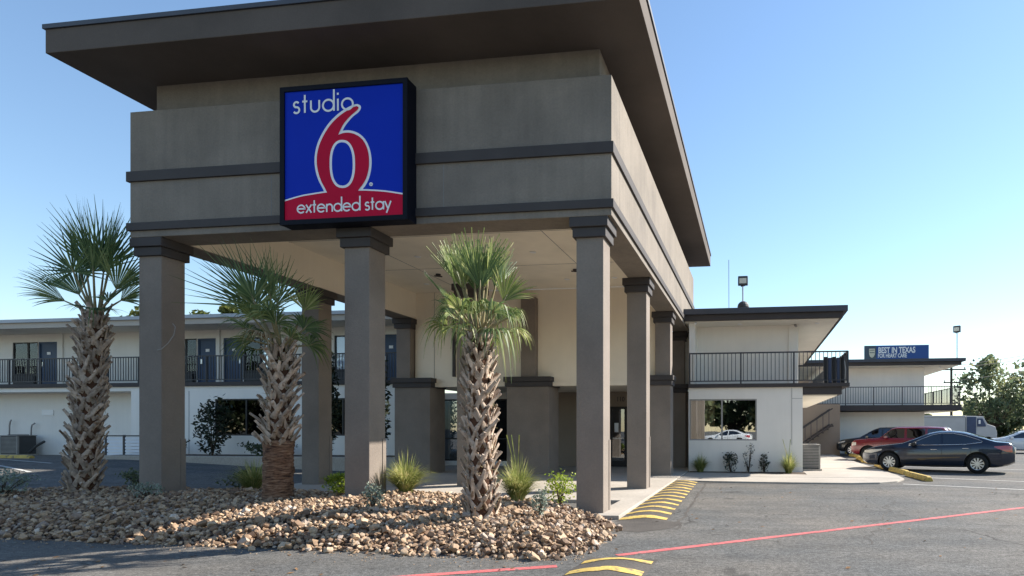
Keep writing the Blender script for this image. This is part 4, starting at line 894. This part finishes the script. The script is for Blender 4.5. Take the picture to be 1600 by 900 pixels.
# delivery truck
tk = thing('delivery_truck', (19.2, 60, 0), 'white box truck with dark cab doorway standing beyond the far wing', 'truck')
bx(15.6, 19.3, 59, 61.2, .75, 2.78).build('cargo_box', 'truckbox', tk, bevel=.05)
for z in (1.0, 2.6): bx(15.6, 19.3, 58.97, 58.999, z, z+.05).build('box_rail', 'frame', tk)
cb = MB().prism_y([(19.35,.7),(19.35,2.74),(20.9,2.70),(21.25,2.0),(21.95,1.75),(22.1,1.2),(22.1,.7)], 59.1, 61.1).build('cab', 'truckbox', tk, bevel=.06)
MB().prism_y([(19.45,.85),(19.45,2.65),(20.25,2.65),(20.25,.85)], 59.06, 59.099).build('side_door', 'truckblue', cb)
MB().prism_y([(20.35,1.75),(20.35,2.5),(20.8,2.5),(21.1,1.9),(21.1,1.75)], 59.06, 59.099).build('side_window', 'truckblue', cb)
MB().add([(20.98,59.25,2.7),(20.98,60.95,2.7),(21.30,60.95,2.05),(21.30,59.25,2.05)], [(0,1,2,3)]).build('windscreen', 'carglass', cb)
bx(22.1, 22.14, 59.3, 60.9, .8, 1.15).build('grille', 'blackpl', cb)
for y in (59.35, 60.6): bx(22.1, 22.15, y, y+.25, 1.2, 1.4).build('headlight', 'clearlamp', cb)
MB().tube([(20.5,58.95,2.0),(20.5,58.95,2.35)], .09, 6).build('mirror', 'p_white', cb)
for x in (16.5, 21.3):
    for y in (59.1, 60.85): MB().tube([(x,y,.42),(x,y+.26,.42)], .42, 20).build('wheel', 'tyre', tk)
bx(15.7, 21.9, 59.3, 60.9, .5, .72).build('chassis', 'blackpl', tk)

# ------------------------------------------------------------------ billboard, pole, lines
bb = thing('billboard', (20, 90, 0), 'blue billboard reading BEST IN TEXAS beyond the far wing roof', 'billboard')
bx(17.35, 24.55, 90, 90.5, 9.3, 13.45).build('panel', 'billblue', bb, bevel=.03)
bx(15.75, 17.345, 90, 90.5, 9.3, 13.45).build('panel', 'billgrey', bb)
cr = MB().prism_y([(16.35,13.0),(17.15,13.0),(17.15,12.2),(17.0,11.85),(16.75,11.7),(16.5,11.85),(16.35,12.2)], 89.9, 89.99).build('crest', 'crest', bb)
for z in (12.75, 12.4): bx(16.42, 17.08, 89.86, 89.899, z, z+.08).build('crest_bar', 'billgrey', cr)
text_mesh('lettering_best_in_texas', 'BEST IN TEXAS', 1.16, 'signwhite', bb, (20.15, 89.97, 12.72), .02, bold=.035, sx=.66)
text_mesh('lettering_for_heart_care', 'FOR HEART CARE', .80, 'signwhite', bb, (19.55, 89.97, 11.95), .02, bold=.018, sx=.62)
MB().tube([(20.2,90.8,0),(20.2,90.8,9.6)], .5, 12).build('post', 'wood', bb)
up = thing('utility_pole', (19.6, 64, 0), 'dark wooden utility pole with crossarms behind the far wing', 'pole')
MB().tube([(19.6,64,0),(19.6,64,7.7)], [.14,.11], 10).build('shaft', 'wood', up)
for z, w in ((7.4,1.3),(6.1,.8)): bx(19.6-w, 19.6+w, 63.72, 63.86, z, z+.12).build('crossarm', 'wood', up)
for z, w in ((7.52,1.2),(7.52,-1.2),(6.22,.7),(6.22,-.7)): MB().tube([(19.6+w,63.79,z),(19.6+w,63.79,z+.18)], .06, 6).build('insulator', 'frame', up)
for k, (w, z, lab) in enumerate(((-1.2,7.7,'left upper power line from the utility pole'),(1.2,7.7,'right upper power line from the utility pole'),(.7,6.4,'lower power line from the utility pole'))):
    a = Vector((19.6+w, 63.79, z)); b = Vector((60+w, 78, z+10.5)); pt = [a.lerp(b, i/14)-Vector((0,0,1.4*4*(i/14)*(1-i/14))) for i in range(15)]
    o = MB().tube(pt, .022, 4).build('power_line', 'rail'); tag(o, lab, 'power line', 'power lines')

# ------------------------------------------------------------------ palms
boot_var = []
def boot_mesh(seed):
    r = random.Random(seed); L_ = r.uniform(.32, .44); w0 = r.uniform(.046, .060); w1 = r.uniform(.024, .034); G = []
    lean = r.uniform(.10, .30); tw = r.uniform(-.12, .12); n = 7
    for i in range(n+1):
        t = i/n; z = L_*t; x = .012+L_*math.sin(lean)*t**1.8*.7; w = w0+(w1-w0)*t**.6; th_ = .024*(1-t*.3); y = tw*L_*t*t
        w *= 1+.12*math.sin(seed*3+i*1.9)
        G.append([(x-.006, y-w, z), (x+th_*.45, y-w*.85, z-.004), (x+th_*.9, y-w*.1, z-.010), (x+th_*.35, y+w*.8, z-.004), (x-.006, y+w, z), (x-.012, y, z)])
    m_ = 6; vs = [p for r_ in G for p in r_]; fs = [(i*m_+j, (i+1)*m_+j, (i+1)*m_+(j+1)%m_, i*m_+(j+1)%m_) for i in range(n) for j in range(m_)]+[tuple(range(m_)), tuple(range((n+1)*m_-1, n*m_-1, -1))]
    me = MB().add(vs, [f[::-1] for f in fs]).mesh('leaf_base', True); me.set_sharp_from_angle(angle=R(40)); me.materials.append(M['boot']); return me
boot_var = [boot_mesh(i) for i in range(8)]
def make_frond(base, az, el, pet, Lf, spread, droop, fold, seed, blade_m, parent, nseg=21, cut=1.):
    """one costapalmate leaf: stalk plus radiating folded segments, world coordinates"""
    r = random.Random(seed); base = Vector(base)
    d = Vector((math.cos(az)*math.cos(el), math.sin(az)*math.cos(el), math.sin(el))); side_ = Vector((-math.sin(az), math.cos(az), 0)); up = d.cross(side_)*-1
    if up.z < 0: up = -up
    pts_ = [base+d*pet*i/5+Vector((0,0,-.10*droop*pet*(i/5)**2)) for i in range(6)]
    hub = pts_[-1]; roll = r.uniform(-.9, .9); side_, up = side_*math.cos(roll)+up*math.sin(roll), up*math.cos(roll)-side_*math.sin(roll)
    mb = MB()
    da = 2*spread/nseg
    for k in range(nseg+1):
        a = -spread+da*k+r.uniform(-.25,.25)*da; L_ = Lf*1.14*(.62+.38*math.cos(a*.62))*r.uniform(.80,1.10)*(cut if cut < 1 else 1); dirv = d*math.cos(a)+side_*math.sin(a)
        nrm = up; tang = -d*math.sin(a)+side_*math.cos(a); G = []; dr = droop*r.uniform(.7,1.35); kink = r.random() < .25*min(1,droop); cupv = .20*fold
        for j in range(8):
            t = j/7; rad = L_*t; w = max(.0015, min(rad*da*.50, .021*(1-max(0,(t-.26)/.74)**.95)+.0012))
            if cut < 1 and j == 7: w = .008
            p = hub+dirv*rad*(1-.10*dr*t*t)+nrm*(cupv*rad*abs(math.sin(a))+.05*rad*math.sin(a*3)*.4)
            p.z -= dr*L_*.62*max(0,t-.28)**1.9 + (dr*L_*.5*max(0,t-.55) if kink else 0)
            v = w*.55
            G.append([p-tang*w, p+nrm*v*.9, p+tang*w])
        mb.grid(G)
    o = mb.build('frond', blade_m, parent, smooth=False)
    s = MB().tube(pts_+[hub+d*.12], [.036,.028,.022,.019,.017,.014,.004], 6).build('stalk', 'petiole', o, smooth=True)
    return o
def palm(base, label, ztop, zboot0, rcore, fr, blade, seed, lean=(0,0), bs=1., bo=0.):
    r = random.Random(seed); t = thing('palm_tree', base, label, 'palm tree', 'palms in the rock bed'); x0, y0, z0 = base
    def ax(z): k = (z-z0)/(ztop-z0); return Vector((x0+lean[0]*k, y0+lean[1]*k, z))
    n = 40; rows = []
    for i in range(n+1):
        z = z0-.15+(ztop-z0+.15)*i/n; c = ax(z); rr_ = rcore*(1.12-.28*i/n)*(1+.035*math.sin(i*2.4))*(1-.5*max(0, i/n-.86)/.14); rows.append([(c.x+rr_*math.cos(a)*(1+.05*mnoise.noise(Vector((a*2, i*.6, seed)))), c.y+rr_*math.sin(a)*(1+.05*mnoise.noise(Vector((a*2+9, i*.6, seed)))), z) for a in [2*PI*j/22 for j in range(23)]])
    MB().grid(rows, flip=True).build('trunk', 'bark', t, smooth=True)
    if zboot0 > z0+.3:
        rows = []
        m_ = int((zboot0-z0)/.028)
        def brad(a, i, z): q = Vector((math.cos(a)*4, math.sin(a)*4, z*7)); f = (z-z0)/(zboot0-z0); return rcore*(1.26+.10*math.exp(-f*5)+.04*f)+.011*((i%2)*2-1)*(.5+mnoise.noise(q*1.3))+.035*mnoise.noise(q)
        for i in range(m_+1):
            z = z0-.1+(zboot0+.12-z0+.1)*i/m_; c = ax(z)
            rows.append([(c.x+brad(a, i, z)*math.cos(a), c.y+brad(a, i, z)*math.sin(a), z+.016*mnoise.noise(Vector((math.cos(a)*4, math.sin(a)*4, z*4)))) for a in [2*PI*j/30 for j in range(31)]])
        MB().grid(rows, flip=True).build('bare_trunk', 'ringbark', t, smooth=True)
    # lattice of split leaf bases: each node sends one strap to each side, so that they cross
    z = zboot0; k = 0; per = 6
    while z < ztop-.04:
        f = (z-z0)/(ztop-z0); c = ax(z); rr_ = rcore*(1.06-.26*f); last = max(0, f-.82)/.18
        for j in range(per):
            for sg in (-1, 1):
                a = 2*PI*(j+(.5 if k%2 else 0))/per+sg*.10+r.uniform(-.07,.07)
                tilt = -sg*r.uniform(.42,.68)*(1-.5*last); out = r.uniform(.0,.16)*(1+bo)+bo*max(0, .26-.25*(z-zboot0))+(.03 if sg > 0 else 0)
                sc = r.uniform(.80,1.12)*(1-.25*last)*bs
                m = Matrix.Rotation(a, 4, 'Z') @ Matrix.Translation((rr_-.012+(.014 if sg > 0 else 0), 0, 0)) @ Matrix.Rotation(out, 4, 'Y') @ Matrix.Rotation(tilt, 4, 'X')
                loc = Vector((c.x, c.y, z+r.uniform(-.025,.025))) + m.to_translation()
                put('leaf_base', boot_var[r.randrange(8)], None, t, loc, rot=m.to_euler(), scale=(sc,sc,sc))
        z += .185*bs; k += 1
    top_ = ax(ztop-.02)
    for i, (az, el, pet, Lf, spr, dr, cut) in enumerate(fr):
        make_frond(top_+Vector((math.cos(R(az))*.05, math.sin(R(az))*.05, -.08+.004*i)), R(az), R(el), pet, Lf, R(spr), dr, 1., seed*100+i, blade[i%len(blade)] if isinstance(blade, list) else blade, t, cut=cut)
    # ragged fibre between the leaf bases and at the crown base
    mb = MB()
    for i in range(170):
        z = r.uniform(zboot0, ztop); c = ax(z); a = r.uniform(0,6.28); f = (z-z0)/(ztop-z0); q = rcore*(1.06-.26*f); d_ = Vector((math.cos(a), math.sin(a), 0)); tg = Vector((-d_.y, d_.x, 0)); sw = r.uniform(-.10,.10)
        mb.tube([c+d_*q, c+d_*(q+r.uniform(.03,.07))+tg*sw*.5+Vector((0,0,r.uniform(-.02,.06))), c+d_*(q+r.uniform(.05,.13))+tg*sw+Vector((0,0,r.uniform(-.10,.08)))], [.005,.004,.0015], 3)
    o = mb.build('trunk_fibre', 'petiole', t); o['kind'] = 'stuff'
    mb = MB()
    for i in range(40):
        a = r.uniform(0,6.28); p = top_+Vector((math.cos(a)*rcore*.7, math.sin(a)*rcore*.7, r.uniform(-.5,.05))); q = p+Vector((math.cos(a)*r.uniform(.03,.12), math.sin(a)*r.uniform(.03,.12), r.uniform(-.05,.16))); mb.tube([p, q], [.012,.003], 4)
    o = mb.build('fibre', 'petiole', t); o['kind'] = 'stuff'
def ring(n, el, pet, L_, spr, dr, off=0, cut=1., jit=12, seed=0):
    r = random.Random(seed); return [(off+360*i/n+r.uniform(-jit,jit), el+r.uniform(-8,8), pet*r.uniform(.8,1.15), L_*r.uniform(.85,1.1), spr, dr*r.uniform(.7,1.3), cut) for i in range(n)]
# az: 0 = right, 180 = left, 270 = towards the camera
palm((-13.35, 10.54, .2), 'leftmost palm with upright dark green fan leaves and criss-cross trunk', 3.9, .25, .18,
     [(270,82,1.0,1.15,42,.04,1), (40,82,.92,1.2,40,.04,1), (150,81,.95,1.2,42,.04,1), (90,84,.9,1.3,40,.04,1), (0,74,.9,1.1,45,.06,1), (185,72,.85,1.1,45,.06,1), (262,68,.85,.80,115,.10,1), (315,70,.85,.95,60,.1,1),
      (172,46,.6,1.05,40,.15,1), (0,50,.65,1.0,45,.2,1), (205,30,.5,.85,40,.4,1), (342,26,.5,.8,45,.5,1), (318,4,.45,.62,60,.9,1), (75,45,.5,.85,50,.3,1)], 'frond', 1, (.30, 0), 1.0, .15)
palm((-8.62, 10.05, .2), 'middle palm with bare ringed lower trunk and leaves swept to the left', 3.05, 1.22, .185,
     [(184,62,.95,1.1,75,.06,1), (215,68,1.0,1.0,65,.06,1), (140,70,1.0,1.05,60,.08,1), (270,78,.95,.85,60,.1,1), (165,50,.8,.95,60,.2,1), (8,64,.85,.55,70,.3,1), (0,48,.6,.48,90,1.0,1), (60,48,.6,.55,90,.9,1),
      (300,52,.6,.52,90,1.1,1), (250,54,.7,.55,90,1.1,1), (205,40,.6,.58,70,.9,1), (150,34,.55,.58,70,.9,1), (275,28,.45,.48,80,1.4,1), (330,30,.45,.45,80,1.4,1), (190,5,.38,.48,70,1.2,1), (30,20,.4,.45,80,1.4,1), (240,20,.42,.48,80,1.4,1), (285,60,.75,.42,80,1.2,1)], ['frond','frond','frond','frond','frond','frondlit','frond','frond','frond','frondlit','frond','frond','deadfrond'], 2, (.08, 0), .95, .9)
palm((-4.0, 8.57, .2), 'front palm with yellow-green clipped top and drooping leaves beside the right column', 2.98, .22, .165,
     [(270,86,.82,.78,42,.05,.86), (130,82,.76,.74,42,.05,.86), (340,80,.76,.72,40,.06,.86), (215,80,.78,.74,40,.06,.86), (20,76,.78,.74,40,.08,.86), (170,74,.78,.76,38,.08,.86), (90,80,.8,.8,45,.05,.86), (300,68,.72,.66,42,.12,.9), (235,66,.72,.68,42,.12,.9), (0,58,.65,.55,50,.5,1), (180,52,.62,.62,42,.25,.9)]
     +ring(9, 46, .56, .50, 75, 1.7, 10, seed=10)+ring(6, 15, .36, .46, 75, 1.8, 30, seed=11), ['frondlit','frond','frondlit'], 3, (-.06, 0), .80, .0)

# ------------------------------------------------------------------ small plants
def tuft(loc, h, n, spread, label, seed, m='grass', plumes=0):
    r = random.Random(seed); mb = MB(); x, y, z = loc
    for i in range(n):
        a = r.uniform(0,6.28); s = r.random()**.55*spread; L_ = h*r.uniform(.6,1.15); b = Vector((x+math.cos(a)*.10*r.random(), y+math.sin(a)*.10*r.random(), z-.02)); G = []; w = r.uniform(.005,.010); tang = Vector((-math.sin(a), math.cos(a), 0))
        for j in range(6):
            t = j/5; p = b+Vector((math.cos(a)*s*t**1.4, math.sin(a)*s*t**1.4, L_*(t-.62*s/spread*t**2.4))); ww = w*(1-t**2*.95); G.append([p-tang*ww, p+tang*ww])
        mb.grid(G)
    for i in range(plumes):
        a = r.uniform(0,6.28); mb.tube([(x,y,z),(x+math.cos(a)*.1,y+math.sin(a)*.1,z+h*.9),(x+math.cos(a)*.2,y+math.sin(a)*.2,z+h*1.35)], [.004,.006,.012], 4)
    o = mb.build('grass_tuft', m, loc=None); tag(o, label, 'grass tuft', 'ornamental grass tufts'); return o
def shrub(loc, rx, rz, n, ls, m, label, cat, name, seed, group, stems=7, upright=0., hollow=.35):
    r = random.Random(seed); t = thing(name, loc, label, cat, group); x, y, z = loc; mb = MB(); tips = []
    for i in range(stems):
        a = r.uniform(0,6.28); e = r.uniform(.25,1)*rx*(1-upright); tip = Vector((x+math.cos(a)*e, y+math.sin(a)*e, z+rz*r.uniform(.9,1.9))); tips.append(tip)
        mid = Vector((x,y,z)).lerp(tip, .5)+Vector((r.uniform(-.05,.05)*rx, 0, .1*rz)); mb.tube([(x,y,z-.03), mid, tip], [.012+.012*rz,.008+.006*rz,.003], 5)
    mb.build('stem', 'twig', t); lm = MB()
    for i in range(n):
        while True:
            v = Vector((r.uniform(-1,1), r.uniform(-1,1), r.uniform(-1,1)))
            if hollow < v.length <= 1: break
        c = Vector((x+v.x*rx, y+v.y*rx, z+rz+v.z*rz))
        if r.random() < .35: c = r.choice(tips)+Vector((r.gauss(0,.22*rx), r.gauss(0,.22*rx), r.gauss(0,.15*rz)))
        k = 1+.25*mnoise.noise(v*2.2+Vector((seed,0,0))); c = Vector((x,y,z+rz))+(c-Vector((x,y,z+rz)))*k
        if c.z < z+.01: c.z = z+.02
        a = Vector((r.gauss(0,1), r.gauss(0,1), r.gauss(.4,1))).normalized(); b = a.orthogonal().normalized(); b.rotate(Matrix.Rotation(r.uniform(0,6.28), 3, a)); s = ls*r.uniform(.6,1.3); cc = a.cross(b)
        lm.add([c-b*s, c+cc*s*.42, c+b*s, c-cc*s*.42], [(0,1,2,3)])
    f = lm.build('foliage', m, t); return t
def mzs(x, y): return float(mz(np.array([x]), np.array([y]))[0])
tuft((-6.72, 11.05, mzs(-6.72,11.05)), .88, 800, .68, 'grass tuft beside the middle front column', 31)
tuft((-4.32, 10.75, mzs(-4.32,10.75)), .92, 800, .62, 'grass tuft right of the front palm', 32, plumes=3)
tuft((-10.3, 11.4, mzs(-10.3,11.4)), .78, 600, .85, 'grass tuft left of the middle palm in shade', 33)
tuft((-1.85, 21.15, .045), .75, 420, .52, 'grass tuft at the left end of the right wing bed', 34)
tuft((1.17, 20.95, .045), .85, 440, .56, 'tall grass tuft at the right end of the right wing bed', 35, plumes=2)
G_ = 'clipped bright green shrubs'
shrub((-7.98, 10.98, mzs(-7.98,10.98)+.03), .33, .21, 1100, .036, 'shrub', 'bright green rounded shrub left of the middle column', 'shrub', 'green_shrub', 41, G_)
shrub((-3.70, 11.3, mzs(-3.70,11.3)+.06), .33, .30, 620, .034, 'shrub', 'loose bright green shrub touching the right front column', 'shrub', 'green_shrub', 42, G_)
shrub((-13.0, 11.4, mzs(-13.0,11.4)), .30, .24, 520, .034, 'treeleaf', 'dark green shrub left of the left column', 'shrub', 'green_shrub', 43, G_)
shrub((-11.0, 11.9, mzs(-11.0,11.9)), .34, .22, 480, .034, 'treeleaf2', 'dark shaded shrub right of the left column', 'shrub', 'green_shrub', 44, G_)
G_ = 'grey-green sage plants'
shrub((-6.0, 8.95, mzs(-6.0,8.95)), .17, .18, 420, .026, 'sage', 'grey-green sage plant below the middle column', 'sage', 'sage_plant', 51, G_, upright=.3)
shrub((-3.12, 8.62, mzs(-3.12,8.62)), .14, .20, 380, .024, 'sage', 'grey-green sage plant right of the front palm', 'sage', 'sage_plant', 52, G_, upright=.4)
shrub((-10.8, 9.6, mzs(-10.8,9.6)), .24, .15, 380, .028, 'sage', 'low sage plant in shade right of the left palm', 'sage', 'sage_plant', 53, G_)
shrub((-13.9, 9.6, mzs(-13.9,9.6)), .36, .25, 700, .034, 'sage', 'large sage plant at the left edge of the rock bed', 'sage', 'sage_plant', 54, G_)
G_ = 'dark rose bushes'
shrub((-.81, 21.3, .045), .27, .35, 330, .045, 'roseleaf', 'dark rose bush under the wing window mullion', 'rose bush', 'rose_bush', 61, G_, upright=.3)
shrub((-.18, 21.3, .045), .22, .48, 90, .04, 'roseleaf', 'sparse bare rose bush in the middle of the wing bed', 'rose bush', 'rose_bush', 62, G_, stems=5)
shrub((.35, 21.3, .045), .20, .30, 220, .042, 'roseleaf', 'small dark rose bush right of the window', 'rose bush', 'rose_bush', 63, G_, upright=.3)
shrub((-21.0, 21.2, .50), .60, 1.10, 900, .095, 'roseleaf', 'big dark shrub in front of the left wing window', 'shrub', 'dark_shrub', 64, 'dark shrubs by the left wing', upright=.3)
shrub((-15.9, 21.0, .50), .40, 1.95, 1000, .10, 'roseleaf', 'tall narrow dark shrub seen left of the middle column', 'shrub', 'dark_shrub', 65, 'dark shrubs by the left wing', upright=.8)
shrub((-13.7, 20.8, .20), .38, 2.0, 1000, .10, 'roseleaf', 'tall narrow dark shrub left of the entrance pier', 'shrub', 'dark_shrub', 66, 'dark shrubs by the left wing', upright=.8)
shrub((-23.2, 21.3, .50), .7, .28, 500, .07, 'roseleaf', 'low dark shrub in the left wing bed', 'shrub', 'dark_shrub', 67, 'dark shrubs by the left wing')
shrub((-18.6, 21.3, .50), .8, .25, 600, .07, 'treeleaf2', 'low green shrub under the left wing window', 'shrub', 'dark_shrub', 68, 'dark shrubs by the left wing')

# ------------------------------------------------------------------ trees
def tree(loc, h, cr_, n, ls, m, label, seed, group, trunk_h=.35, ncl=22, name='leafy_tree', flat=.8):
    r = random.Random(seed); t = thing(name, loc, label, 'tree', group); x, y, z = loc; base = Vector(loc); mb = MB(); tr = h*.022+.06
    fork = base+Vector((r.uniform(-.2,.2), r.uniform(-.2,.2), h*trunk_h)); mb.tube([base-Vector((0,0,.3)), base.lerp(fork,.5)+Vector((r.uniform(-.1,.1),0,0)), fork], [tr*1.3, tr, tr*.8], 9)
    C = []; cz = z+h*(trunk_h+(1-trunk_h)*.5); rzv = h*(1-trunk_h)*.5
    for i in range(ncl):
        v = Vector((r.gauss(0,1), r.gauss(0,1), r.gauss(0,1))).normalized()*r.uniform(.35,1)**.5; c = Vector((x+v.x*cr_*.85, y+v.y*cr_*.85, cz+v.z*rzv*.85)); C.append((c, r.uniform(.22,.42)*cr_))
        if i < 14: mid = fork.lerp(c, .5)+Vector((0,0,-.06*h)); mb.tube([fork, mid, c], [tr*.5, tr*.3, tr*.08], 6)
    mb.build('trunk', 'twig', t, smooth=True); per = n//ncl; P = rng.normal(size=(n, 3)); V = np.zeros((n*4, 3))
    nr = rng.normal(size=(n,3)); nr /= np.linalg.norm(nr, axis=1)[:,None]; o2 = rng.normal(size=(n,3)); o2 = np.cross(nr, o2); o2 /= np.linalg.norm(o2, axis=1)[:,None]; o3 = np.cross(nr, o2)
    cen = np.array([c[0][:] for c in C]); rad = np.array([c[1] for c in C]); idx = rng.integers(0, ncl, n); P /= np.linalg.norm(P, axis=1)[:,None]; rr_ = rng.random(n)**.45
    pos = cen[idx]+P*(rad[idx]*rr_)[:,None]*np.array([1,1,flat]); s = (ls*rng.uniform(.6,1.35,n))[:,None]
    V[0::4] = pos-o2*s; V[1::4] = pos+o3*s*.55; V[2::4] = pos+o2*s; V[3::4] = pos-o3*s*.55
    me = bpy.data.meshes.new('crown'); me.vertices.add(n*4); me.vertices.foreach_set('co', V.ravel()); me.loops.add(n*4); me.loops.foreach_set('vertex_index', np.arange(n*4, dtype=np.int32)); me.polygons.add(n); me.polygons.foreach_set('loop_start', np.arange(0, n*4, 4, dtype=np.int32)); me.update(); me.validate()
    put('crown', me, m, t); return t
GT = 'trees beyond the right parking lot'
tree((26.4, 72, 0), 9.9, 4.6, 2500, .27, 'treeleaf', 'large open tree with yellowing leaves right of the far wing', 71, GT, .14, 34)
tree((33.0, 74, 0), 9.6, 4.6, 2600, .27, 'treeleaf', 'leafy tree cut by the right frame edge', 72, GT, .18, 30)
tree((31, 82, 0), 5.2, 4.2, 4200, .26, 'treeleaf2', 'lower dark tree filling the gap under the right trees', 73, GT, .08, 22)
tree((37.5, 80, 0), 6.0, 4.6, 4200, .26, 'treeleaf2', 'dark rounded tree at far right behind the silver car', 74, GT, .08, 22)
tree((24, 120, 0), 4.6, 3.6, 2600, .35, 'treeleaf2', 'far low tree above the box truck', 75, GT, .1, 16)
tree((31, 125, 0), 5.2, 3.8, 2600, .35, 'treeleaf2', 'far low tree right of the utility pole', 76, GT, .1, 16)
tree((45, 120, 0), 8, 6, 3200, .4, 'treeleaf2', 'far tree at the right horizon', 77, GT, .1, 18)
GT = 'treetops above the left wing roof'
tree((-44.5, 40, .4), 11.0, 2.3, 2400, .2, 'treeleaf3', 'sunlit treetop above the left wing roof, left of the first palm', 78, GT, .6, 14)
tree((-39.8, 41, .4), 10.8, 2.4, 2400, .2, 'treeleaf3', 'sunlit treetop above the left wing roof beside the left column', 79, GT, .6, 14)
GT = 'trees mirrored in the wing window'
tree((-9.5, -30, 0), 11, 5.4, 4200, .42, 'treeleaf', 'tree across the lot at the left of the mirrored view', 81, GT, .06, 30)
tree((-2.5, -33, 0), 12, 5.6, 4200, .45, 'treeleaf2', 'tallest tree across the lot in the mirrored view', 82, GT, .06, 30)
tree((3.5, -29, 0), 9.0, 4.6, 4200, .42, 'treeleaf', 'tree across the lot at the right of the mirrored view', 83, GT, .06, 30)
tree((-64, -26, 0), 10, 7.5, 3600, .45, 'treeleaf2', 'tree across the lot mirrored in the left wing window', 84, GT, .06, 28)
tree((-52, -27, 0), 11, 7.0, 3600, .45, 'treeleaf2', 'tree across the lot mirrored near the left wing window edge', 85, GT, .06, 28)

# ------------------------------------------------------------------ litter: gravel and dry leaves that nobody could count
mb = MB(); r = random.Random(91)
for i in range(420):
    u = r.random(); k = int(u*9); x0, y0 = ISL[2+k]; x1, y1 = ISL[3+k]; f = r.random(); d = abs(r.gauss(0, .22)); x = x0+(x1-x0)*f+(.3*d if k == 0 else 0); y = y0+(y1-y0)*f-d; s_ = r.uniform(.006, .016)
    vs = [(x+s_*math.cos(a)*r.uniform(.7,1.3), y+s_*math.sin(a)*r.uniform(.7,1.3), .002) for a in (0, 1.6, 3.1, 4.7)]+[(x, y, s_*1.1)]
    mb.add(vs, [(0,1,4),(1,2,4),(2,3,4),(3,0,4)])
o = mb.build('loose_gravel', 'gravel'); o['kind'] = 'stuff'; o['label'] = 'small loose gravel scattered along the rock bed edge'
mb = MB()
for i in range(170):
    if i < 110: x, y = r.uniform(-2.2, 8), r.uniform(6, 17)
    else: x, y = r.uniform(-9, -2.5), r.uniform(5.2, 6.9)
    a = r.uniform(0, 6.28); L_ = r.uniform(.02, .045); w = L_*.4; h = r.uniform(.004, .016); c, q = math.cos(a), math.sin(a)
    mb.add([(x-c*L_, y-q*L_, .006), (x-q*w, y+c*w, .006+h), (x+c*L_, y+q*L_, .008+h*.5), (x+q*w, y-c*w, .006)], [(0,1,2,3)])
o = mb.build('dry_leaves', 'dryleaf'); o['kind'] = 'stuff'; o['label'] = 'dry brown leaves blown over the asphalt'
